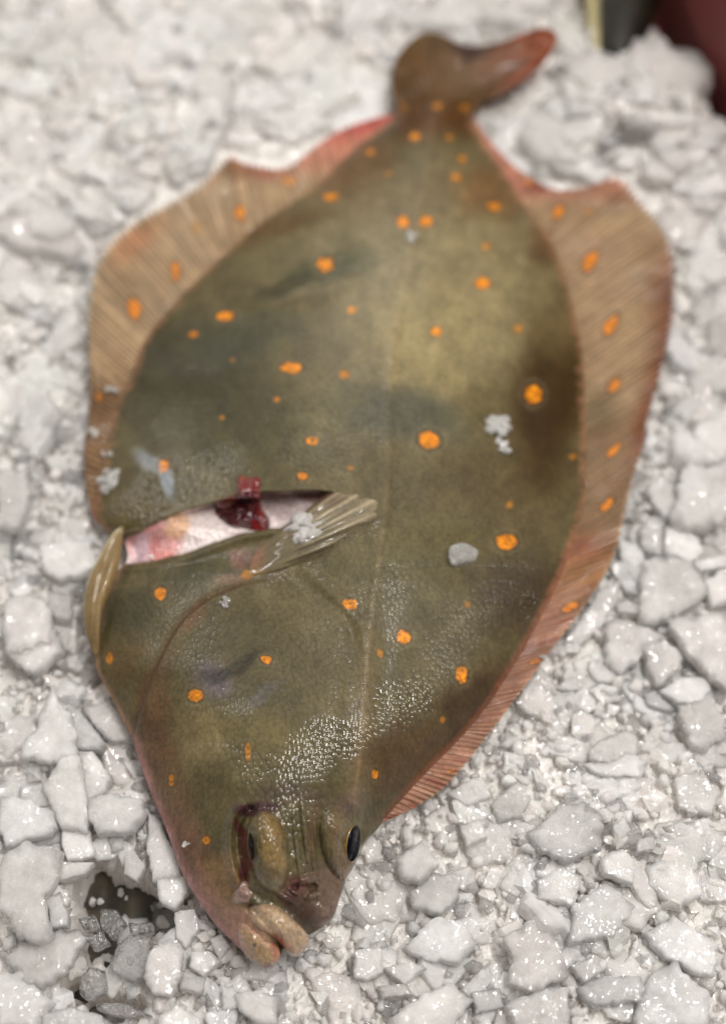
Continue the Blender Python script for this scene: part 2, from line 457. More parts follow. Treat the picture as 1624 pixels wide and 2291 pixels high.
def body_h(X, Y, cut=True):
    X = np.asarray(X, float); Y = np.asarray(Y, float)
    l, r = LX(Y), RX(Y)
    s = np.clip((X - l) / np.maximum(r - l, 1), 0, 1)
    t = np.minimum(s, 1 - s) * 2
    hm = np.interp(Y, [222, 300, 450, 700, 1000, 1300, 1600, 1750, 1850, 1950, 2050, 2120, 2160],
                   [.010, .012, .016, .022, .027, .030, .031, .029, .026, .021, .014, .008, .005])
    # fuller on the ridge of the lateral line, long slope to the thin edges
    h = hm * (0.60 * (1 - (1 - t) ** 2.8) ** 0.78 + 0.40 * np.sin(t * math.pi / 2) ** 1.3)
    # far / near ends close down smoothly
    h = h * sstep(2166, 2110, Y) ** 0.5
    dl, side, par = dist_line(LATERAL, X, Y)
    h = h + 0.0003 * gau(dl / 14) * sstep(222, 500, Y) - 0.0005 * gau((dl - 38) / 20) * sstep(1300, 1500, Y)
    # gill cover: cheek side stands up and drops to the crease
    dg, sg, pg = dist_line(GILL, X, Y)
    end = sstep(0.0, 0.12, pg) * sstep(1668, 1630, Y)
    cheek = sg < 0
    h = h + np.where(cheek, 0.0022 * np.exp(-dg / 55) * sstep(0, 7, dg), 0.0) * end
    h = h - np.where(cheek, 0.0, 0.0010 * np.exp(-dg / 16)) * end
    dc, sc, pc = dist_line(CHEEK, X, Y)
    h = h + 0.0005 * gau(dc / 13) * sstep(0, .1, pc) * sstep(1, .8, pc) - 0.0004 * gau((dc - 22) / 12) * np.where(sc > 0, 1, 0) * sstep(0, .1, pc) * sstep(1, .8, pc)
    # large shallow undulations, muscle segments and drying wrinkles
    h = h + 0.0010 * fbm(X / 190, Y / 190, 0, 3, 3)
    wr = gau(ell(X, Y, 650, 640, 120, 40, -25)) + gau(ell(X, Y, 1225, 590, 40, 80, -20)) * 0.8 + gau(ell(X, Y, 1160, 740, 60, 90, -30)) * .5
    h = h + 0.0006 * wr * vnoise((X * 0.3 + Y * 0.95) / 9, (X - Y * .3) / 90, 0, 21)
    # nape before the eyes: bulge that faces the lamps
    h = h + 0.0025 * gau(ell(X, Y, 690, 1680, 150, 120, -20))
    # eye mounds
    mask = sstep(1.25, 0.85, ell(X, Y, 680, 1900, 190, 150))
    h = h + 0.0068 * dome(ell(X, Y, 600, 1903, 47, 96, -10), 0.55)
    h = h + 0.0058 * dome(ell(X, Y, 762, 1888, 44, 86, -14), 0.6)
    ds, ss, ps = dist_line(SOCKET, X, Y)
    h = h + 0.0022 * gau((ds - 16) / 13) * np.where(ss > 0, 1, 0) * sstep(0, .1, ps) * sstep(1, .85, ps) - 0.0030 * gau(ds / 11) * sstep(1, .9, ps)
    for (lx, ly, lr, ha) in ((683, 1860, 9, .0016), (700, 1900, 7, .0012), (664, 1890, 7, .0010)):
        h = h + ha * dome(ell(X, Y, lx, ly, lr, 90, -6), 1)
    # nostrils and folds on the snout
    for (cx, cy, rx, ry, an, ha) in ((690, 1968, 26, 13, -20, .0018), (700, 2004, 22, 10, -30, .0022), (662, 1996, 18, 9, 25, .0012), (640, 2008, 34, 10, 30, .0016),
                                     (660, 1985, 10, 10, 0, -.0020), (700, 1985, 14, 9, -20, -.0018), (772, 1985, 20, 34, -20, .0010), (735, 2035, 30, 30, 0, .0008)):
        h = h + 1.4 * ha * dome(ell(X, Y, cx, cy, rx, ry, an), 1)
    hd = sstep(1780, 1860, Y)
    h = h + 0.0006 * hd * fbm(X / 22, Y / 40, 0, 3, 31)
    # lips sink: groove round the mouth
    h = h - 0.0030 * gau(dist_line([(560, 2030), (592, 2062), (622, 2100), (632, 2140)], X, Y)[0] / 9)
    h = h - 0.0010 * gau(dist_line([(545, 1985), (600, 2015), (660, 2045), (700, 2085)], X, Y)[0] / 12)
    # pocket beside the pectoral fin, flap edge and the gutting cut
    if cut:
        dc = sdist(CUT, X, Y)
        rim = gau((dc + 9) / 10) * (Y > 1165 + (X - 500) * -0.10)
        h = h + 0.0012 * rim * sstep(700, 600, X)
        floor_h = np.minimum(h - 0.0030, 0.0118 + 0.0030 * gau(ell(X, Y, 470, 1195, 120, 40)) + 0.0010 * fbm(X / 45, Y / 45, 0, 3, 9) + 0.004 * gau(ell(X, Y, 660, 1135, 60, 30)) + .005 * gau(ell(X, Y, 718, 1112, 55, 24)))
        k = sstep(-1.5, 5.5, dc)
        h = h * (1 - k) + floor_h * k
    return Z_E + np.maximum(h, 0)


# ------------------------------------------------------------------ pigment of the body
SPOTS = [(929, 306, 12, 9, .8), (1005, 308, 9, 7, .5), (828, 340, 12, 8, .6), (1034, 357, 12, 9, .7), (1020, 396, 13, 9, .85), (870, 388, 8, 5, .35), (741, 441, 19, 10, .9),
         (1105, 462, 18, 11, .8), (901, 496, 16, 13, 1), (953, 495, 17, 13, 1), (728, 592, 21, 17, 1), (1087, 551, 10, 9, .5), (1078, 634, 19, 13, 1), (505, 707, 23, 11, 1),
         (433, 748, 12, 8, .85), (788, 694, 12, 9, .6), (975, 742, 14, 12, .95), (1158, 734, 12, 11, .45), (652, 823, 26, 14, 1), (771, 838, 13, 10, .7), (1192, 881, 20, 22, 1),
         (620, 894, 8, 6, .6), (960, 985, 26, 21, 1), (698, 986, 16, 11, .8), (367, 1043, 13, 15, 1), (677, 1065, 14, 10, .9), (785, 1046, 7, 6, .45), (1280, 1021, 10, 7, .4),
         (1132, 1212, 25, 18, 1), (360, 1328, 14, 16, 1), (782, 1352, 19, 13, .85), (903, 1425, 17, 17, 1), (597, 1476, 14, 10, .9), (850, 1462, 9, 11, .4), (1032, 1509, 14, 22, .95),
         (1046, 1352, 8, 8, .3), (438, 1556, 18, 15, 1), (246, 1473, 9, 15, .5), (555, 1680, 8, 24, .45), (839, 1732, 8, 12, .8), (384, 1745, 8, 15, .4), (462, 1880, 10, 9, .65),
         (990, 1610, 7, 9, .3), (497, 934, 7, 5, .4), (520, 805, 7, 5, .35), (553, 1286, 15, 12, .35), (978, 237, 14, 8, .4), (1040, 241, 13, 9, .45), (900, 240, 10, 8, .4), (1140, 1130, 8, 12, .25)]
YELLOW = lin((190, 140, 25)); ORANGE = lin((244, 146, 20))
SKIN_GAIN = 1.0


def paint_spots(C, A, X, Y, spots, tilt=None):
    for i, sp in enumerate(spots):
        cx, cy, rx, ry, st = sp[:5]; rx *= .90; ry *= .90
        an = sp[5] if len(sp) > 5 else 0
        rr = max(rx, ry) * 2.6
        m = (np.abs(X - cx) < rr) & (np.abs(Y - cy) < rr)
        if not m.any(): continue
        x, y = X[m], Y[m]
        d = ell(x, y, cx, cy, rx, ry, an) + 0.20 * vnoise(x / 7.5, y / 7.5, i * 3.1, 5) + 0.12 * vnoise(x / 3.5, y / 3.5, i, 6)
        c = C[m]
        dark = np.exp(-((d - 1.15) / 0.22) ** 2) * (0.75 if len(sp) > 5 else 0.45) * st
        c = c * (1 - dark[:, None] * 0.75)
        pale = np.exp(-((d - 1.55) / 0.3) ** 2) * 0.16 * st
        c = c * (1 - pale[:, None]) + lin((150, 135, 105)) * pale[:, None]
        k = sstep(1.18, 0.72, d) * min(1, 0.22 + st * 0.78) * np.clip(.86 + .42 * vnoise(x / 4.6, y / 4.6, i * 5.3, 9), 0, 1)
        grain = 0.84 + 0.46 * vnoise(x / 5.0, y / 5.0, i * 7.7, 8)
        base = ORANGE * (0.45 + 0.55 * st) + YELLOW * (0.55 - 0.55 * st)
        c = c * (1 - k[:, None]) + (base[None] * grain[:, None] * 1.15) * k[:, None]
        C[m] = c
    return C


def body_colour(X, Y):
    wx = X + 26 * fbm(X / 90, Y / 90, 0, 3, 40); wy = Y + 26 * fbm(X / 90, Y / 90, 7, 3, 44)
    C = np.tile(lin((99, 88, 54)), (X.size, 1)); wet = np.full(X.size, 0.09)

    def blob(cx, cy, rx, ry, rgb, st=0.8, ang=0, soft=1.0):
        nonlocal C
        k = st * sstep(1.0 + 0.45 * soft, 1.0 - 0.55 * soft, ell(wx, wy, cx, cy, rx, ry, ang))
        C = C * (1 - k[:, None]) + lin(rgb) * k[:, None]
    blob(1000, 640, 210, 250, (128, 114, 74), .85, 8)
    blob(830, 560, 260, 140, (116, 104, 68), .7)
    blob(940, 830, 120, 170, (126, 112, 70), .6)
    blob(900, 450, 190, 70, (110, 96, 62), .6)
    blob(970, 250, 130, 60, (96, 70, 30), .9)
    blob(1100, 420, 80, 70, (108, 82, 42), .6)
    blob(790, 360, 100, 60, (112, 88, 52), .7, -20)
    blob(620, 500, 120, 30, (98, 76, 40), .6, -20)
    blob(1230, 540, 50, 60, (96, 72, 38), .6)
    blob(420, 830, 170, 130, (78, 71, 42), .85)
    blob(540, 760, 130, 55, (84, 80, 54), .7, -10)
    blob(735, 600, 90, 35, (84, 80, 50), .7, -10)
    blob(640, 640, 70, 22, (72, 66, 38), .6, -25)
    blob(520, 950, 230, 110, (84, 76, 42), .7)
    blob(900, 930, 140, 60, (86, 82, 58), .75, 10)
    blob(720, 910, 80, 90, (112, 100, 60), .4)
    blob(300, 1110, 80, 80, (92, 78, 34), .7)
    blob(1225, 900, 85, 200, (76, 58, 20), .9, 4)
    blob(1240, 700, 60, 110, (112, 98, 60), .5)
    blob(1090, 900, 70, 60, (98, 86, 48), .6)
    blob(1080, 1150, 160, 160, (94, 80, 46), .6)
    blob(960, 1250, 180, 120, (100, 90, 54), .6)
    blob(1170, 1330, 110, 90, (76, 62, 34), .7, 25)
    blob(1060, 1580, 140, 70, (82, 64, 36), .8, -45)
    blob(900, 1700, 100, 90, (92, 72, 42), .7)
    blob(560, 1480, 150, 110, (94, 84, 54), .7)
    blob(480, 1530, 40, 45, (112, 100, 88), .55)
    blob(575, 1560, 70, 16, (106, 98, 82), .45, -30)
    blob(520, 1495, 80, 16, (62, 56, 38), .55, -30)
    blob(560, 1640, 110, 60, (108, 96, 56), .6)
    blob(440, 1650, 60, 60, (126, 110, 70), .45)
    blob(370, 1760, 45, 170, (108, 84, 52), .65, -18)
    blob(350, 1600, 35, 130, (104, 80, 50), .6, 10)
    blob(400, 1900, 50, 90, (118, 90, 60), .7, -25)
    blob(440, 2010, 50, 60, (136, 108, 84), .75, -30)
    blob(520, 2080, 50, 90, (142, 116, 86), .7, -35)
    blob(560, 2080, 40, 70, (146, 116, 86), .6, -35)
    blob(500, 1960, 60, 60, (128, 102, 62), .6)
    blob(590, 1620, 8, 8, (110, 90, 40), .1)
    blob(270, 1480, 50, 60, (98, 78, 42), .5)
    blob(290, 1370, 60, 60, (82, 74, 44), .7)
    blob(500, 1270, 120, 30, (86, 80, 50), .7, -15)
    blob(548, 1242, 26, 26, (122, 94, 70), .7)
    blob(520, 1292, 45, 12, (126, 102, 74), .6, -18)
    blob(620, 1235, 45, 40, (112, 94, 70), .6)
    blob(430, 1380, 22, 60, (110, 86, 54), .6, 40)
    blob(330, 1540, 12, 60, (100, 80, 50), .5, 15)
    # snout, sockets
    blob(720, 1990, 60, 60, (106, 86, 60), .8)
    blob(650, 1990, 30, 30, (104, 70, 56), .7)
    blob(680, 2040, 60, 26, (80, 62, 44), .8, 35)
    blob(790, 1950, 22, 40, (134, 106, 86), .5, -15)
    blob(735, 2050, 30, 40, (120, 98, 76), .6)
    blob(610, 1890, 28, 80, (122, 100, 52), .7, -10, .7)
    blob(765, 1885, 32, 75, (108, 90, 54), .7, -14, .7)
    blob(595, 1960, 30, 40, (112, 98, 68), .5)
    blob(790, 1800, 40, 30, (106, 88, 68), .5)
    blob(545, 1890, 16, 70, (92, 48, 38), .85, -8, .6)
    blob(575, 1808, 50, 14, (82, 56, 50), .8, 8, .6)
    blob(650, 1780, 70, 25, (92, 76, 56), .5)
    blob(700, 1850, 14, 70, (104, 84, 52), .6)
    # slime smear above the cut
    blob(345, 1040, 40, 24, (132, 132, 116), .5, 40)
    blob(380, 1090, 14, 36, (138, 140, 124), .55, -8)
    # rim of the body pales to brown pink
    l, r = LX(Y), RX(Y)
    ed = np.minimum(X - l, r - X)
    edl = X - l
    k = sstep(26, 0, edl) * sstep(1560, 1680, Y) * 0.75
    C = C * (1 - k[:, None]) + lin((150, 116, 94)) * k[:, None]
    k = sstep(14, 0, edl) * sstep(1300, 1450, Y) * sstep(1680, 1600, Y) * 0.7
    C = C * (1 - k[:, None]) + lin((140, 112, 70)) * k[:, None]
    rag = 9 * vnoise(X / 11, Y / 7, 0, 71) + 5 * vnoise(X / 4, Y / 3, 0, 72)
    k = .75 * sstep(22, -2, ed + rag) * sstep(1500, 1200, Y)
    C = C * (1 - k[:, None]) + lin((134, 104, 68)) * k[:, None]
    k = sstep(22, 0, r - X) * sstep(1150, 1250, Y) * sstep(1860, 1800, Y) * 0.55
    C = C * (1 - k[:, None]) + lin((140, 96, 66)) * k[:, None]
    # lateral line, pale
    dl, _, par = dist_line(LATERAL, X, Y)
    k = 0.16 * gau(dl / 5) * (0.7 + 0.3 * vnoise(X / 9, Y / 14, 0, 2)) + 0.14 * gau(dl / 24) * sstep(1350, 1600, Y)
    C = C * (1 - k[:, None]) + lin((150, 124, 84)) * k[:, None]
    mref = lin((101, 90, 55))
    C = mref * (C / mref) ** 1.85
    # mottling of the pigment cells
    mo = 1 + 0.20 * fbm(X / 60, Y / 60, 0, 4, 50) + 0.14 * fbm(X / 14, Y / 18, 0, 3, 60) + 0.10 * vnoise(X / 3.4, Y / 3.4, 0, 70)
    st = vnoise(X / 3.2, Y / 34, 0, 90) * sstep(1650, 1760, Y) * sstep(520, 430, X)
    C = C * (mo + 0.16 * st)[:, None]
    # muscle bands fanning away from the lateral line
    ang = np.arctan2(Y - 1500, np.abs(X - np.interp(Y, [300, 900, 1500], [945, 868, 815])) + 160)
    C = C * (1 + 0.05 * np.sin(ang * 70 + 2 * vnoise(X / 50, Y / 50, 0, 12)) * sstep(1450, 1200, Y))[:, None]
    # gill crease brown
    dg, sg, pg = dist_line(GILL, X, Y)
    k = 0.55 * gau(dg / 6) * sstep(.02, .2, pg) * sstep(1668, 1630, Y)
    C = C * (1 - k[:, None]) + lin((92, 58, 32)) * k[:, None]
    C = C * .86 + C.mean(1, keepdims=True) * np.array([.15, .145, .13])
    C = paint_spots(C, wet, X, Y, SPOTS)
    C = C * SKIN_GAIN
    # gutted belly: white lining, pink tissue
    dc = sdist(CUT, X, Y) + 2.5 * vnoise(X / 12, Y / 12, 0, 77)
    F = np.tile(lin((232, 218, 214)), (X.size, 1))

    def fb(cx, cy, rx, ry, rgb, st, ang=0):
        nonlocal F
        k = st * sstep(1.3, .7, ell(wx * .5 + X * .5, wy * .5 + Y * .5, cx, cy, rx, ry, ang))
        F = F * (1 - k[:, None]) + lin(rgb) * k[:, None]
    fb(345, 1215, 62, 50, (226, 160, 158), .9); fb(395, 1180, 30, 30, (222, 176, 138), .85); fb(318, 1225, 18, 40, (236, 205, 215), .9)
    fb(352, 1240, 10, 40, (216, 122, 118), .6); fb(378, 1240, 12, 14, (224, 140, 128), .7)
    fb(650, 1125, 60, 30, (196, 178, 176), .8); fb(715, 1108, 45, 14, (130, 84, 74), .8); fb(590, 1110, 60, 8, (186, 150, 145), .6); fb(450, 1140, 60, 9, (196, 160, 155), .6)
    F = F * (1 + 0.12 * vnoise(X / 30 + Y / 60, Y / 5, 0, 81) + 0.06 * fbm(X / 12, Y / 12, 0, 3, 82))[:, None]
    k = sstep(0, 4, dc)
    C = C * (1 - k[:, None]) + F * 1.1 * k[:, None]
    wet = wet * (1 - k) + 0.9 * k
    # film of water lies where the head and the sides are wettest
    for (cx, cy, rx, ry, an, ws) in ((685, 1690, 150, 58, -25, 1), (905, 1575, 68, 58, -20, 1), (400, 1090, 150, 60, -25, .9), (1190, 1375, 36, 40, 0, .7), (680, 1900, 170, 130, 0, 1), (700, 1225, 150, 24, -25, .7)):
        wet = np.maximum(wet, ws * sstep(1.5, .6, ell(wx, wy, cx, cy, rx, ry, an)))
    wet = wet * (0.72 + 0.4 * fbm(X / 40, Y / 40, 0, 3, 99))
    return np.clip(C, 0.001, 0.95), np.clip(wet, 0, 1)


# ------------------------------------------------------------------ patch builder: a solid on a traced outline
def ring_patch(poly, zfun, nring=10, n=120, thick=0.002, colour=None, smooth_it=2, edge_drop=None, centre=None, side=3):
    P = resample(smooth_poly(poly, smooth_it), n)
    c = np.mean(P, 0) if centre is None else np.asarray(centre, float)
    rr = np.linspace(1.0 / nring, 1, nring)
    px = [np.array([c])]; rad = [np.zeros(1)]
    for r in rr:
        px.append(c + (P - c) * r); rad.append(np.full(n, r))
    px = np.vstack(px); rad = np.concatenate(rad)
    z = zfun(px[:, 0], px[:, 1], rad)
    V = unproj(px[:, 0], px[:, 1], z)
    top_outer = V[-n:]
    cw = V[0]
    lower = []; lpx = []
    for k in range(1, side + 1):
        f = k / side
        q = top_outer.copy(); q[:, 2] -= thick * f
        q[:, :2] = cw[:2] + (q[:, :2] - cw[:2]) * (1 - 0.06 * f * f)
        lower.append(q); lpx.append(px[-n:])
    b = lower[-1].mean(0, keepdims=True)
    V = np.vstack([V] + lower + [b]); PX = np.vstack([px] + lpx + [px[:1]]); RAD = np.concatenate([rad, np.ones(n * side), [1.0]])
    F4 = []; F3 = []
    i = np.arange(n); j = (i + 1) % n
    F3.append(np.stack([np.zeros(n, int), 1 + j, 1 + i], 1))
    tot = nring + side
    for k in range(tot - 1):
        a = 1 + k * n; bb = a + n
        F4.append(np.stack([a + i, a + j, bb + j, bb + i], 1))
    last = 1 + (tot - 1) * n
    F3.append(np.stack([np.full(n, len(V) - 1), last + i, last + j], 1))
    F4 = np.vstack(F4)[:, ::-1]; F3 = np.vstack(F3)[:, ::-1]
    F4 = F4[:, ::-1]; F3 = F3[:, ::-1]
    # polygon orientation: make the top face up
    A = V[F4[0]]
    nz = np.cross(A[1] - A[0], A[2] - A[0])[2]
    if nz < 0: F4 = F4[:, ::-1]; F3 = F3[:, ::-1]
    C = None
    if colour is not None:
        cc = colour(PX[:, 0], PX[:, 1], RAD)
        if isinstance(cc, tuple): C = np.concatenate([np.clip(cc[0], .001, .95), cc[1][:, None]], 1)
        else: C = np.concatenate([np.clip(cc, .001, .95), np.full((len(cc), 1), 0.8)], 1)
    return V, F4, F3, C


# ------------------------------------------------------------------ the flatfish
fo = unproj(760, 1150, 0.0)
fish = bpy.data.objects.new('flatfish', None)
fish.location = fo
col.objects.link(fish)
tag(fish, 'olive flatfish with orange spots, gutted and lying on crushed ice, head towards the viewer', 'fish')
bpy.context.view_layer.update()


def build_body():
    NR, NC = 800, 460
    ys = np.linspace(223, 2160, NR)
    # denser columns near the rims
    s = np.linspace(0, 1, NC)
    s = 0.75 * s + 0.25 * (0.5 - 0.5 * np.cos(math.pi * s))
    Y = np.repeat(ys[:, None], NC, 1)
    X = LX(Y) + (RX(Y) - LX(Y)) * s[None]
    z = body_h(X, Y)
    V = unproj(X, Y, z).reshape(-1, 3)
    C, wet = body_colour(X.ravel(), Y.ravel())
    C = np.concatenate([C, wet[:, None]], 1)
    idx = np.arange(NR * NC).reshape(NR, NC)
    F4 = np.stack([idx[:-1, :-1], idx[1:, :-1], idx[1:, 1:], idx[:-1, 1:]], -1).reshape(-1, 4)
    # belly side: the rim turns under and closes
    ring = np.concatenate([idx[:, 0], idx[-1, 1:], idx[-2::-1, -1], idx[0, -2:0:-1]])
    n = len(ring); base = len(V)
    cen = V[ring].mean(0)
    rings = []
    for k, (dz, sc) in enumerate(((-.003, 1.0), (-.006, .985), (-.010, .93), (-.012, .6))):
        q = V[ring].copy(); q[:, :2] = cen[:2] + (q[:, :2] - cen[:2]) * sc; q[:, 2] += dz; rings.append(q)
    q = cen[None].copy(); q[0, 2] = Z_E - .012
    V = np.vstack([V] + rings + [q])
    cr = C[ring].copy()
    und = np.concatenate([np.tile(lin((215, 205, 200)), (n, 1)), np.full((n, 1), .6)], 1)
    C = np.vstack([C, cr, cr * .5 + und * .5, und, und, und[:1]])
    i = np.arange(n); j = (i + 1) % n
    fs = [F4]
    prev = ring
    for k in range(4):
        cur = base + k * n + i
        fs.append(np.stack([prev[i], prev[j], cur[j], cur[i]], 1)[:, ::-1]); prev = cur
    F3 = np.stack([np.full(n, len(V) - 1), prev[j], prev[i]], 1)
    return make_mesh('body', V, np.vstack(fs), F3, True, C)


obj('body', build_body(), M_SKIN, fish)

# fins along both edges: strips between the body rim and the traced outer edge, rays run from pair to pair
RFIN = [((1050, 262), (1060, 266)), ((1080, 324), (1092, 313)), ((1126, 392), (1161, 384)), ((1162, 457), (1207, 409)), ((1180, 480), (1238, 427)), ((1198, 505), (1290, 424)), ((1208, 520), (1328, 413)), ((1222, 548), (1385, 392)),
        ((1236, 590), (1428, 455)), ((1248, 640), (1475, 503)), ((1265, 720), (1499, 552)), ((1280, 790), (1506, 640)), ((1290, 880), (1501, 725)), ((1296, 950), (1475, 840)),
        ((1299, 1020), (1445, 935)), ((1298, 1090), (1440, 988)), ((1295, 1150), (1412, 1072)), ((1275, 1212), (1394, 1150)), ((1255, 1275), (1379, 1226)), ((1220, 1350), (1349, 1293)),
        ((1187, 1410), (1288, 1381)), ((1141, 1490), (1222, 1467)), ((1076, 1590), (1147, 1571)), ((1005, 1670), (1061, 1683)), ((940, 1735), (1000, 1758)), ((890, 1790), (935, 1804)), ((846, 1838), (859, 1838))]
LFIN = [((895, 268), (884, 254)), ((850, 296), (836, 264)), ((788, 350), (770, 285)), ((740, 395), (716, 318)), ((713, 426), (676, 354)), ((660, 460), (631, 383)), ((616, 487), (575, 372)), ((575, 516), (541, 364)), ((552, 545), (514, 346)), ((530, 562), (487, 381)), ((505, 585), (442, 422)),
        ((480, 606), (379, 457)), ((432, 650), (300, 498)), ((382, 702), (244, 547)), ((347, 748), (213, 605)), ((327, 795), (200, 680)), ((305, 855), (198, 760)), ((277, 905), (204, 845)), ((262, 965), (201, 915)),
        ((252, 1022), (190, 1000)), ((237, 1092), (189, 1060)), ((232, 1135), (198, 1112)), ((232, 1174), (212, 1166))]
RF_SPOTS = [(1249, 474, 12, 17, 1, 35), (1315, 474, 9, 9, .4, 0), (1319, 585, 14, 27, 1, 28), (1366, 728, 14, 27, 1, 30), (1373, 862, 12, 21, .9, 35), (1373, 1007, 9, 22, .9, 42),
            (1357, 1130, 10, 20, .9, 42), (1276, 1357, 10, 22, .75, 65), (1196, 1480, 5, 16, .6, 70), (1182, 408, 14, 8, .6, 0), (1007, 1725, 4, 12, .4, 65)]
LF_SPOTS = [(538, 478, 12, 19, .95, -8), (393, 606, 11, 23, 1, -6), (301, 690, 15, 24, 1, -6), (440, 508, 10, 10, .35, 0), (648, 404, 16, 12, .55, 0), (222, 888, 7, 12, .7, -20)]


def fin_strip(pairs, zfun, colour, nu, nv=40, ray=0.00045, per=13.0):
    a = np.array([p[0] for p in pairs], float); b = np.array([p[1] for p in pairs], float)
    both = np.hstack([a, b])
    both = smooth_poly(both, 2, False)
    d = np.r_[0, np.cumsum(np.linalg.norm(np.diff((both[:, :2] + both[:, 2:]) / 2, axis=0), axis=1))]
    t = np.linspace(0, d[-1], nu)
    Q = np.stack([np.interp(t, d, both[:, k]) for k in range(4)], 1)
    v = np.linspace(0, 1, nv)
    U = np.repeat(t[:, None], nv, 1); W = np.repeat(v[None], nu, 0)
    ray_w = np.cos((U + 9 * vnoise(U / 45, W * .8, 0, 91) + 5 * W * vnoise(U / 120, 0, 0, 93)) / per * 2 * math.pi)
    out = W + 0.035 * ray_w * W ** 6          # rays project a little past the membrane
    X = Q[:, None, 0] + (Q[:, None, 2] - Q[:, None, 0]) * out
    Y = Q[:, None, 1] + (Q[:, None, 3] - Q[:, None, 1]) * out
    z = zfun(X, Y, U, W) + ray * ray_w * sstep(0, .15, W)
    top = unproj(X, Y, z).reshape(-1, 3)
    th = (0.0012 * (1 - W) + 0.0005).reshape(-1)
    bot = top.copy(); bot[:, 2] -= th
    m = nu * nv
    idx = np.arange(m).reshape(nu, nv)
    F = np.stack([idx[:-1, :-1], idx[1:, :-1], idx[1:, 1:], idx[:-1, 1:]], -1).reshape(-1, 4)
    ring = np.concatenate([idx[:, 0], idx[-1, 1:], idx[-2::-1, -1], idx[0, -2:0:-1]])
    n = len(ring); i = np.arange(n); j = (i + 1) % n
    S = np.stack([ring[i], ring[j], ring[j] + m, ring[i] + m], 1)
    nz = np.cross(top[F[0, 1]] - top[F[0, 0]], top[F[0, 2]] - top[F[0, 0]])[2]
    if nz < 0: F = F[:, ::-1]
    else: S = S[:, ::-1]
    C = colour(X.ravel(), Y.ravel(), U.ravel(), W.ravel(), ray_w.ravel())
    C = np.concatenate([np.clip(C, .001, .95), np.full((m, 1), .7)], 1)
    return np.vstack([top, bot]), np.vstack([F, F[:, ::-1] + m, S]), np.vstack([C, C])


def fin_z(lift):
    def f(X, Y, U, W):
        root = body_h(X * 0 + np.where(True, X[:, :1], 0), Y * 0 + Y[:, :1], False) - 0.0022
        out = 0.0048 + 0.0022 * fbm(X / 130, Y / 130, 0, 2, 15) + 0.0016 * W * np.sin(U / 21 + 2.2 * vnoise(U / 90, 0, 0, 17))
        for (cx, cy, r, h) in lift: out = out + h * gau(np.hypot(X - cx, Y - cy) / r)
        k = W ** 0.7
        return root * (1 - k) + out * k
    return f


def rfin_colour(X, Y, U, W, rw):
    C = np.tile(lin((164, 137, 105)), (X.size, 1))
    def mix(k, rgb):
        nonlocal C
        C = C * (1 - k[:, None]) + lin(rgb) * k[:, None]
    mix(sstep(850, 1000, Y) * .7, (120, 92, 64))
    mix(sstep(1150, 1260, Y) * .7, (165, 118, 78))
    mix(sstep(1290, 1370, Y) * .9, (162, 122, 102))
    mix(sstep(1620, 1720, Y) * .6, (172, 130, 106))
    mix(sstep(480, 400, Y) * .8, (186, 120, 100))
    mix(gau(ell(X, Y, 1215, 420, 50, 14)) * .8, (120, 48, 46))
    mix(sstep(.6, 1, W) * sstep(500, 640, Y) * sstep(1150, 950, Y) * .85, (118, 66, 44))
    mix(sstep(.93, 1, W) * sstep(1050, 1130, Y) * .6, (196, 158, 120))
    mix(gau(ell(X, Y, 1335, 915, 45, 45)) * .6, (76, 74, 48))
    mix(gau(ell(X, Y, 1300, 1225, 60, 30)) * .55, (140, 74, 62))
    mix(gau(ell(X, Y, 1310, 560, 60, 40)) * .35, (168, 140, 122))
    mix(sstep(.28, 0, W) * sstep(1250, 1000, Y) * .45, (112, 92, 62))
    lo = sstep(1250, 1400, Y)
    st = vnoise(U / 5.0, W * 1.5, 0, 33) * .6 + vnoise(U / 17.0, W * 2, 3, 34) * .6
    C = C * (1 + (0.26 + .14 * lo) * st + 0.09 * rw * (1 - .75 * lo))[:, None]
    mix(np.clip(vnoise(U / 13.0, W * 1.2, 9, 36) - .25, 0, 1) * lo * 1.2 * sstep(0, .3, W), (130, 70, 60))
    C = C * (1 + 0.12 * vnoise(X / 4, Y / 4, 0, 37))[:, None]
    C = paint_spots(C, None, X, Y, RF_SPOTS)
    return C * SKIN_GAIN


def lfin_colour(X, Y, U, W, rw):
    C = np.tile(lin((164, 138, 106)), (X.size, 1))
    def mix(k, rgb):
        nonlocal C
        C = C * (1 - k[:, None]) + lin(rgb) * k[:, None]
    mix(sstep(420, 340, Y) * .9, (188, 126, 104))
    mix(sstep(350, 270, Y) * .8 * sstep(.1, .6, W), (176, 70, 66))
    mix(gau(ell(X, Y, 600, 385, 45, 18)) * .7, (140, 74, 62))
    mix(gau(ell(X, Y, 505, 405, 14, 50)) * .6, (196, 176, 150))
    mix(gau(ell(X, Y, 300, 540, 60, 30, -40)) * .6, (176, 110, 72))
    mix(sstep(800, 900, Y) * .8, (118, 86, 54))
    mix(sstep(1100, 1170, Y) * .7, (170, 110, 96))
    mix(sstep(.95, 1, W) * sstep(450, 520, Y) * sstep(800, 700, Y) * .7, (222, 200, 170))
    mix(sstep(.8, 1, W) * sstep(750, 850, Y) * .5, (104, 70, 44))
    mix(sstep(.2, 0, W) * .35, (112, 92, 60))
    st = vnoise(U / 5.0, W * 1.5, 0, 133) * .6 + vnoise(U / 16.0, W * 2, 3, 134) * .6
    C = C * (1 + 0.30 * st + 0.08 * rw)[:, None]
    C = C * (1 + 0.12 * vnoise(X / 4, Y / 4, 0, 137))[:, None]
    C = paint_spots(C, None, X, Y, LF_SPOTS)
    return C * SKIN_GAIN


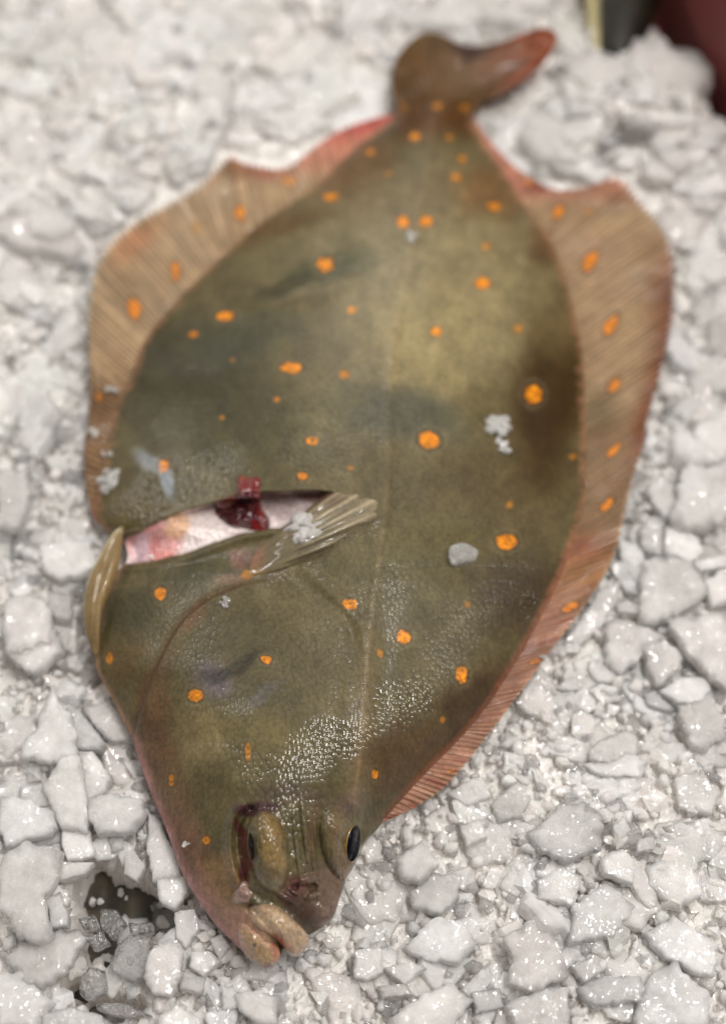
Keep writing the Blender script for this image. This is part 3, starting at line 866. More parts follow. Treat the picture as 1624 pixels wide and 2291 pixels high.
V, F, C = fin_strip(RFIN, fin_z([(1390, 400, 60, .010), (1490, 600, 60, .004), (1250, 440, 40, -.001)]), rfin_colour, 900)
obj('anal_fin', make_mesh('anal_fin', V, F, None, True, C), M_FIN, fish)
V, F, C = fin_strip(LFIN, fin_z([(514, 347, 40, .012), (250, 560, 90, .003), (200, 800, 60, .004)]), lfin_colour, 760)
obj('dorsal_fin', make_mesh('dorsal_fin', V, F, None, True, C), M_FIN, fish)

# tail fin
TAIL = [(900, 262), (889, 250), (877, 212), (874, 172), (880, 145), (892, 118), (919, 88), (940, 76), (959, 70), (985, 75), (1015, 92), (1045, 104), (1086, 100), (1126, 91), (1167, 76), (1197, 61),
        (1225, 62), (1248, 76), (1242, 106), (1207, 157), (1147, 195), (1096, 218), (1068, 240), (1062, 262), (980, 285)]


def tail_z(X, Y, r):
    k = sstep(285, 200, Y)
    z = (body_h(np.clip(X, 905, 1050), np.full_like(Y, 262.0), False) - .0008) * (1 - k) + k * 0.0075
    z = z + 0.010 * gau(ell(X, Y, 1225, 80, 90, 60)) + .004 * gau(ell(X, Y, 900, 150, 50, 60)) - .002 * gau(ell(X, Y, 1060, 120, 70, 40))
    a = np.arctan2(X - 985, 330 - Y)
    return z + .0005 * np.cos(a * 60)


def tail_colour(X, Y, r):
    C = np.tile(lin((104, 74, 34)), (X.size, 1))
    def mix(k, rgb):
        nonlocal C
        C = C * (1 - k[:, None]) + lin(rgb) * k[:, None]
    mix(sstep(1090, 1170, X) * .9, (156, 78, 42))
    mix(gau(ell(X, Y, 1050, 140, 70, 45)) * .7, (112, 84, 70)); mix(gau(ell(X, Y, 1050, 185, 90, 16, -8)) * .4, (142, 122, 104))
    mix(gau(ell(X, Y, 950, 100, 40, 30)) * .5, (104, 84, 52)); mix(gau(ell(X, Y, 895, 160, 30, 60)) * .5, (116, 76, 28))
    mix(gau(ell(X, Y, 1060, 118, 60, 22, 4)) * .85, (70, 44, 38)); mix(gau(ell(X, Y, 1110, 112, 16, 14)) * .6, (120, 96, 92)); mix(gau(ell(X, Y, 960, 215, 50, 30)) * .5, (84, 58, 24)); mix(gau(ell(X, Y, 1010, 165, 60, 9, -12)) * .5, (150, 130, 116))
    mix(sstep(.95, 1, r) * sstep(1080, 1130, X) * sstep(110, 160, Y) * .6, (196, 150, 130))
    a = np.arctan2(X - 985, 330 - Y)
    C = C * (1 + .30 * vnoise(a * 22, r * 2, 0, 3) + .18 * np.cos(a * 60) + .1 * vnoise(X / 8, Y / 8, 0, 5))[:, None]
    return C * SKIN_GAIN * .66, np.full(X.size, .15)


V, F4, F3, C = ring_patch(TAIL, tail_z, 40, 260, .002, tail_colour, 2, centre=(985, 190))
obj('tail_fin', make_mesh('tail_fin', V, F4, F3, True, C), M_FIN, fish)

# pectoral fin fanning over the cut
PEC = [(541, 1297), (548, 1262), (575, 1222), (612, 1192), (650, 1168), (690, 1138), (726, 1106), (760, 1098), (786, 1101), (804, 1104), (812, 1112), (828, 1107), (838, 1117), (856, 1120), (852, 1136), (841, 1143), (851, 1152), (842, 1164), (828, 1170), (800, 1186), (764, 1209), (726, 1232),
       (690, 1252), (655, 1266), (628, 1277), (590, 1290)]


def pec_ang(X, Y): return np.arctan2(-(Y - 1345), X - 400)


def pec_z(X, Y, r):
    a = pec_ang(X, Y)
    base = body_h(X, Y, False)
    return base - .0010 + .0032 * np.clip(1 - r ** 4, 0, 1) * sstep(540, 640, X) + .0009 * sstep(1, .9, r) + .00045 * np.cos(a * 105) * sstep(600, 700, X)


def pec_colour(X, Y, r):
    a = pec_ang(X, Y); d = np.hypot(X - 400, Y - 1345)
    C = np.tile(lin((122, 110, 86)), (X.size, 1))
    def mix(k, rgb):
        nonlocal C
        C = C * (1 - k[:, None]) + lin(rgb) * k[:, None]
    mix(sstep(340, 230, d) * .8, (106, 94, 66)); mix(gau(ell(X, Y, 560, 1240, 26, 30)) * .8, (156, 92, 74)); mix(gau(ell(X, Y, 560, 1284, 24, 14)) * .7, (150, 112, 44))
    mix(gau(ell(X, Y, 715, 1112, 55, 18)) * .8, (92, 60, 48)); mix(sstep(400, 480, d) * .6, (150, 138, 112)); mix(gau(ell(X, Y, 690, 1225, 70, 22, -30)) * .5, (96, 88, 66))
    mix(sstep(.96, 1., r) * sstep(420, 470, d) * .8, (206, 198, 170))
    mix(np.clip(np.cos(a * 105), 0, 1) ** 3 * sstep(250, 400, d) * .5, (192, 178, 146))
    C = C * (1 + .16 * vnoise(a * 60, d / 90, 0, 4) + .12 * vnoise(X / 5, Y / 5, 0, 5))[:, None]
    return C * SKIN_GAIN, np.full(X.size, .8)


V, F4, F3, C = ring_patch(PEC, pec_z, 34, 300, .0012, pec_colour, 1)
obj('pectoral_fin', make_mesh('pectoral_fin', V, F4, F3, True, C), M_FIN, fish)

# pelvic fin at the left edge
PEL = [(279, 1176), (270, 1178), (258, 1187), (242, 1207), (223, 1245), (204, 1280), (192, 1318), (187, 1366), (191, 1404), (200, 1439), (211, 1470), (222, 1462), (221, 1430), (225, 1382), (243, 1328), (263, 1280), (271, 1239), (274, 1201)]


def pel_colour(X, Y, r):
    C = np.tile(lin((140, 116, 76)), (X.size, 1))
    k = sstep(.88, 1, r) * sstep(1430, 1250, Y) * (X < np.interp(Y, [1176, 1300, 1440], [272, 225, 200])) * .85
    s = X - np.interp(Y, [1176, 1240, 1320, 1400, 1470], [274, 246, 214, 206, 214])
    C = C * (1 + .28 * vnoise(s / 3.6, Y / 160, 0, 3) + .1 * vnoise(X / 4, Y / 4, 0, 8))[:, None]
    C = C * (1 - k[:, None]) + lin((222, 214, 176)) * k[:, None]
    return C * SKIN_GAIN, np.full(X.size, .8)


V, F4, F3, C = ring_patch(PEL, lambda X, Y, r: .0125 + .004 * sstep(1330, 1190, Y) + .0030 * (1 - r ** 2) - .004 * sstep(1380, 1470, Y), 16, 160, .0015, pel_colour, 1, centre=(226, 1330))
obj('pelvic_fin', make_mesh('pelvic_fin', V, F4, F3, True, C), M_FIN, fish)

# liver hanging out of the cut
ZF = lambda zx, zy: ((200 + zx / 1.4764) / 1.3707, (1350 + zy / 1.4764) / 1.3707)
LIV = [ZF(*p) for p in ((672, 330), (674, 290), (705, 262), (762, 248), (778, 215), (770, 172), (795, 150), (822, 168), (868, 154), (890, 180), (882, 230), (886, 300), (912, 330), (930, 360), (934, 405), (890, 414), (850, 414), (800, 404), (760, 396), (715, 375), (688, 355))]


def liv_z(X, Y, r):
    b = body_h(X, Y, True)
    up = body_h(X, Y, False)
    b = np.where(Y < 1115, np.maximum(b, up - .001), np.maximum(b, .0165))
    return b - .0010 + .0062 * np.clip(1 - r ** 2.5, 0, 1) ** .7 + .0012 * fbm(X / 14, Y / 14, 0, 2, 19) - .002 * gau((X - 572) / 5) * sstep(1060, 1120, Y)


def liv_colour(X, Y, r):
    C = np.tile(lin((66, 12, 18)), (X.size, 1))
    def mix(k, rgb):
        nonlocal C
        C = C * (1 - k[:, None]) + lin(rgb) * k[:, None]
    mix(sstep(1115, 1085, Y) * .85, (128, 52, 50)); mix(gau(ell(X, Y, 585, 1130, 12, 50)) * .8, (138, 50, 46)); mix(sstep(.9, 1, r) * .6, (120, 30, 32))
    mix(gau(ell(X, Y, 508, 1112, 18, 14)) * .7, (122, 66, 44)); mix(gau(ell(X, Y, 545, 1066, 10, 8)) * .6, (170, 90, 40))
    return C * (1 + .25 * fbm(X / 10, Y / 10, 0, 3, 6))[:, None] * 1.1, np.ones(X.size)


V, F4, F3, C = ring_patch(LIV, liv_z, 22, 200, .004, liv_colour, 2, centre=(548, 1135))
o = obj('liver', make_mesh('liver', V, F4, F3, True, C), M_LIVER, fish); o['label'] = 'dark red liver bulging out of the cut'

# mouth: upper lip, lower lip, jaw bone
ZM = lambda zx, zy: ((650 + zx / 3.248) / 1.3707, (2550 + zy / 3.248) / 1.3707)
ULIP = [ZM(*p) for p in ((365, 735), (480, 680), (640, 715), (745, 790), (830, 880), (920, 975), (965, 1040), (968, 1110), (905, 1190), (830, 1232), (765, 1218), (695, 1125), (600, 1050), (480, 1000), (400, 940), (350, 850))]
LLIP = [ZM(*p) for p in ((330, 900), (420, 960), (530, 1010), (620, 1080), (682, 1180), (676, 1265), (612, 1314), (540, 1324), (440, 1305), (350, 1250), (280, 1150), (250, 1000), (270, 910))]
JAW = [ZM(*p) for p in ((285, 480), (360, 475), (430, 555), (425, 660), (365, 765), (270, 745), (180, 725), (205, 600))]


def lip_z(amp):
    return lambda X, Y, r: .35 * np.maximum(body_h(X, Y), .009) + .65 * np.interp(Y, [1960, 2060, 2120, 2165], [.0235, .0175, .0118, .0085]) - .0015 + amp * np.clip(1 - r ** 2.4, 0, 1) ** .6 + .0007 * fbm(X / 13, Y / 13, 0, 3, 23)


def ulip_colour(X, Y, r):
    C = np.tile(lin((174, 148, 118)), (X.size, 1))
    def mix(k, rgb):
        nonlocal C
        C = C * (1 - k[:, None]) + lin(rgb) * k[:, None]
    mix(gau(ell(X, Y, 590, 2020, 30, 14, 20)) * .6, (170, 128, 96)); mix(sstep(.82, 1, r) * .5, (186, 150, 132))
    mix(gau(ell(X, Y, 628, 2105, 30, 9, 40)) * .9, (176, 100, 86)); mix(sstep(.8, 1, r) * sstep(655, 680, X) * .3, (196, 166, 146))
    return C * (1 + .14 * fbm(X / 10, Y / 10, 0, 3, 6))[:, None] * 1.15, np.ones(X.size)


def llip_colour(X, Y, r):
    C = np.tile(lin((168, 138, 106)), (X.size, 1))
    def mix(k, rgb):
        nonlocal C
        C = C * (1 - k[:, None]) + lin(rgb) * k[:, None]
    mix(gau(dist_line([(570, 2080), (600, 2095), (618, 2125), (620, 2150)], X, Y)[0] / 9) * .8, (176, 108, 90)); mix(gau(ell(X, Y, 588, 2140, 20, 16)) * .6, (166, 132, 76))
    mix(gau(ell(X, Y, 570, 2114, 3.5, 5)) * 1.0, (70, 56, 20))
    return C * (1 + .14 * fbm(X / 10, Y / 10, 0, 3, 16))[:, None] * 1.15, np.ones(X.size)


def jaw_colour(X, Y, r):
    C = np.tile(lin((158, 132, 120)), (X.size, 1))
    k = gau(ell(X, Y, 545, 2000, 14, 24, 10)) * .7
    C = C * (1 - k[:, None]) + lin((112, 80, 72)) * k[:, None]
    return C * (1 + .14 * fbm(X / 10, Y / 10, 0, 3, 26))[:, None] * 1.15, np.ones(X.size)


for nm, pl, amp, cf in (('jaw_bone', JAW, .0030, jaw_colour), ('lower_lip', LLIP, .0036, llip_colour), ('upper_lip', ULIP, .0060, ulip_colour)):
    def soft(X, Y, r, cf=cf):
        c, w = cf(X, Y, r)
        s, _ = body_colour(X, Y)
        k = sstep(.55, 1.0, r) * {'jaw_bone': .85, 'lower_lip': .85 * sstep(585, 545, X), 'upper_lip': .55 * sstep(2085, 2040, Y)}[nm]
        return c * (1 - k[:, None]) + s * k[:, None], w
    V, F4, F3, C = ring_patch(pl, lip_z(amp), 16, 110, .006, soft, 2)
    obj(nm, make_mesh(nm, V, F4, F3, True, C), M_LIP, fish)

# eyes
def ellipse(cx, cy, rx, ry, ang, n=40):
    t = np.linspace(0, 2 * math.pi, n, endpoint=False); c, s = math.cos(R(ang)), math.sin(R(ang))
    u, v = rx * np.cos(t), ry * np.sin(t)
    return np.stack([cx + u * c - v * s, cy + u * s + v * c], 1)


for (cx, cy, rx, ry, an) in ((789, 1886, 17, 44, 8), (561, 1893, 8, 34, -6)):
    gold = lambda X, Y, r: (np.tile(lin((176, 140, 74)), (X.size, 1)) * (1 + .2 * vnoise(X / 5, Y / 5))[:, None], np.ones(X.size))
    zc = float(body_h(np.array([cx]), np.array([cy]))[0])
    zf = lambda X, Y, r: np.maximum(body_h(X, Y), zc - .003) - .0006 + .0028 * (1 - r ** 2)
    V, F4, F3, C = ring_patch(ellipse(cx, cy, rx, ry, an), zf, 10, 60, .003, gold, 0)
    e = obj('eye', make_mesh('eye', V, F4, F3, True, C), M_LIP, fish)
    V, F4, F3, C = ring_patch(ellipse(cx + .16 * rx, cy + 1, rx * .84, ry * .92, an), lambda X, Y, r: zf(X, Y, ell(X, Y, cx, cy, rx, ry, an)) + .0004 + .0010 * (1 - r ** 2), 10, 60, .002, None, 0)
    bpy.context.view_layer.update()
    obj('pupil', make_mesh('pupil', V, F4, F3, True), M_PUPIL, e)
# ------------------------------------------------------------------ ice
FISHPOLY = np.array([(884, 254), (876, 200), (880, 140), (940, 76), (985, 75), (1045, 104), (1126, 91), (1197, 61), (1248, 76), (1207, 157), (1096, 218), (1060, 266)] +
                    [p[1] for p in RFIN[1:]] + [(836, 1858), (793, 1925), (757, 2013), (722, 2070), (694, 2094), (670, 2130), (630, 2135), (592, 2160), (549, 2131), (509, 2093), (434, 1998), (375, 1860), (304, 1679),
                     (251, 1560), (200, 1439), (187, 1366), (204, 1280), (245, 1200)] + [p[1] for p in LFIN[::-1]], float)
HOLES = [(278, 2000, 122, 66, 20), (222, 2075, 70, 95, 20), (190, 1965, 36, 75, 10), (155, 2190, 34, 24, 0), (235, 2240, 85, 30, 10), (320, 2020, 60, 46, 30), (130, 1300, 22, 12, 0), (235, 1470, 30, 60, 10), (410, 1990, 14, 14, 0), (360, 2110, 60, 14, -30)]
# edge of the ice heap at the right back
EA = unproj(1395, 40, 0.0)[:2]; EB = unproj(1640, 330, 0.0)[:2]
ED = (EB - EA) / np.linalg.norm(EB - EA); EN = np.array([-ED[1], ED[0]])
if EN[0] < 0: EN = -EN
MD = unproj(1440, 260, 0.0)[:2]; MT = unproj(400, 300, 0.0)[:2]; ML = unproj(90, 900, 0.0)[:2]; MR = unproj(1400, 1850, 0.0)[:2]


def edge_out(x, y): return (x - EA[0]) * EN[0] + (y - EA[1]) * EN[1]


def hole_k(X, Y):
    k = np.zeros(np.shape(X))
    for h in HOLES: k = np.maximum(k, sstep(1.35, .55, ell(X, Y, *h)))
    return k


def bed_z(x, y):
    x = np.asarray(x, float); y = np.asarray(y, float)
    z = -0.0048 + 0.0036 * fbm(x / .055, y / .055, 0, 3, 201) + 0.0020 * fbm(x / .012, y / .012, 0, 3, 205)
    z = z + 0.020 * np.exp(-((x - MD[0]) ** 2 + (y - MD[1]) ** 2) / .045 ** 2) + .010 * np.exp(-((x - MT[0]) ** 2 + (y - MT[1]) ** 2) / .09 ** 2)
    z = z + .006 * np.exp(-((x - MR[0]) ** 2 + (y - MR[1]) ** 2) / .05 ** 2)
    X, Y = proj(np.stack([x, y, np.zeros_like(x)], -1))
    z = z - 0.034 * np.clip(hole_k(X, Y) + .35 * fbm(x / .011, y / .011, 0, 3, 209) * (hole_k(X, Y) > .01), 0, 1)
    e = edge_out(x, y) + .008 * fbm(x / .02, y / .02, 0, 3, 207)
    z = z - 0.10 * sstep(0.0, .028, e) - .006 * sstep(-.02, 0, e)
    return z


t = bpy.data.objects.new('table', make_mesh('table', [(-.6, -.25, -.030), (.6, -.25, -.030), (.6, 1.1, -.030), (-.6, 1.1, -.030)], [(0, 1, 2, 3)], None, False))
t.data.materials.append(M_TRAY); col.objects.link(t); t['kind'] = 'structure'

# red panel behind the heap
def box(name, p0, p1, thick, z0, z1, nrm):
    a = np.array(p0); b = np.array(p1); q = [a, b, b + nrm * thick, a + nrm * thick]
    V = [(*p, z0) for p in q] + [(*p, z1) for p in q]
    F = [(0, 3, 2, 1), (4, 5, 6, 7), (0, 1, 5, 4), (1, 2, 6, 5), (2, 3, 7, 6), (3, 0, 4, 7)]
    return make_mesh(name, V, F, None, False)


pa = EA + EN * .028 - ED * .35; pb = EA + EN * .028 + ED * .45
o = obj('panel', box('panel', pa, pb, .012, -.0295, .16, EN), M_RED)
bv = o.modifiers.new('bevel', 'BEVEL'); bv.width = .003; bv.segments = 3
tag(o, 'smooth dark red panel standing beyond the edge of the ice', 'panel')

# dark fish half buried at the back
def back_fish():
    A = unproj(1372, 135, .004); B = unproj(1420, -190, .020)
    n, m = 60, 48
    V = []; C = []
    ax = (B - A); L = np.linalg.norm(ax); ax = ax / L
    sd = np.cross(ax, [0, 0, 1.0]); sd /= np.linalg.norm(sd); up = np.cross(sd, ax)
    for i in range(n):
        f = i / (n - 1); w = .0205 * (math.sin(math.pi * min(1, f * .5 + .10)) ** .6) * (0.25 if i == 0 else 1) * (1 if f < .7 else 1 - (f - .7) * 2.2)
        for j in range(m):
            a = 2 * math.pi * j / m
            V.append(A + ax * L * f + sd * math.cos(a) * w + up * math.sin(a) * w * .55)
            C.append(a)
    V = np.array(V); a = np.array(C)
    left = -np.cos(a)
    k = sstep(.62, .85, left + .10 * vnoise(V[:, 0] * 150, V[:, 1] * 150))
    k = np.maximum(k, sstep(-.1, -.5, np.sin(a)))
    mo = 1 + .7 * fbm(V[:, 0] * 90, V[:, 1] * 90, 0, 3, 7)
    c = lin((28, 24, 10))[None] * mo[:, None]
    c = c * (1 - k[:, None]) + lin((205, 192, 140)) * k[:, None]
    C = np.concatenate([np.clip(c, .004, .9), np.full((len(V), 1), .05)], 1)
    i = np.arange(n - 1)[:, None] * m; j = np.arange(m)[None]; jn = (j + 1) % m
    F = np.stack([i + j, i + jn, i + m + jn, i + m + j], -1).reshape(-1, 4)
    V = np.vstack([V, A[None] - ax * .003, B[None]]); C = np.vstack([C, C[:1], C[:1]])
    j = np.arange(m); jn = (j + 1) % m
    F3 = np.vstack([np.stack([np.full(m, n * m), jn, j], 1), np.stack([np.full(m, n * m + 1), (n - 1) * m + j, (n - 1) * m + jn], 1)])
    return make_mesh('fish', V, F, F3, True, C)


o = obj('fish', back_fish(), M_SKIN)
tag(o, 'dark blurred fish with pale yellow belly edge, half sunk in ice behind the tail', 'fish')


# --- ice pieces
def ico(sub):
    import bmesh
    bm = bmesh.new(); bmesh.ops.create_icosphere(bm, subdivisions=sub, radius=1.0)
    V = np.array([v.co[:] for v in bm.verts]); bm.verts.index_update()
    F = np.array([[v.index for v in f.verts] for f in bm.faces]); bm.free()
    return V, F


ICO = {k: ico(k) for k in (2, 3, 4)}


def shard(sub, flat=0.6, planes=12, rough=0.05, seed=0):
    r = np.random.default_rng(seed)
    V, F = ICO[sub]
    n = r.normal(size=(planes, 3)); n /= np.linalg.norm(n, axis=1)[:, None]
    d = r.uniform(.55, 1.0, planes)
    c = V @ n.T
    rad = np.min(np.where(c > .05, d[None] / np.maximum(c, .05), 9), 1)
    rad = np.minimum(rad, 1.35)
    P = V * rad[:, None]
    P = P * (1 + rough * fbm(P[:, 0] * 2.5 + seed, P[:, 1] * 2.5, P[:, 2] * 2.5, 2, 3))[:, None]
    P = P * (1 + rough * .6 * vnoise(P[:, 0] * 7 + seed, P[:, 1] * 7, P[:, 2] * 7, 4))[:, None]
    P = P * np.array([1, r.uniform(.6, 1.0), flat])
    return P, F


def hull(npts, flat, seed):
    """sharp broken crystal: convex hull of a few random points"""
    import bmesh
    r = np.random.default_rng(seed)
    p = r.normal(size=(npts, 3)); p /= np.linalg.norm(p, axis=1)[:, None]; p *= r.uniform(.75, 1.05, (npts, 1)) * np.array([1, r.uniform(.55, 1), flat])
    bm = bmesh.new(); vs = [bm.verts.new(q) for q in p]
    bmesh.ops.convex_hull(bm, input=vs)
    bmesh.ops.delete(bm, geom=[v for v in bm.verts if not v.link_faces], context='VERTS')
    bmesh.ops.triangulate(bm, faces=bm.faces[:]); bmesh.ops.recalc_face_normals(bm, faces=bm.faces[:])
    bm.verts.index_update()
    V = np.array([v.co[:] for v in bm.verts]); F = np.array([[v.index for v in f.verts] for f in bm.faces]); bm.free()
    return V, F


def rot_rand(r, tilt=1.0):
    a = r.uniform(0, 2 * math.pi); b = r.normal(0, .55 * tilt); g = r.uniform(0, 2 * math.pi)
    return np.array(Matrix.Rotation(a, 3, 'Z') @ Matrix.Rotation(b, 3, 'X') @ Matrix.Rotation(g, 3, 'Z'))


def T(ox, oy, f, pts): return [((ox + x / f) / 1.37069, (oy + y / f) / 1.37069) for x, y in pts]


ZA = lambda *p: T(0, 1900, 1.847, p)
ZB = lambda *p: T(1650, 1700, 2.8194, p)
ZC = lambda *p: T(1700, 1200, 3.0875, p)
ZD = lambda *p: T(1100, 2300, 1.4423, p)
ZE_ = lambda *p: T(0, 1000, 2.2918, p)
ZG = lambda *p: T(200, 2500, 2.7067, p)
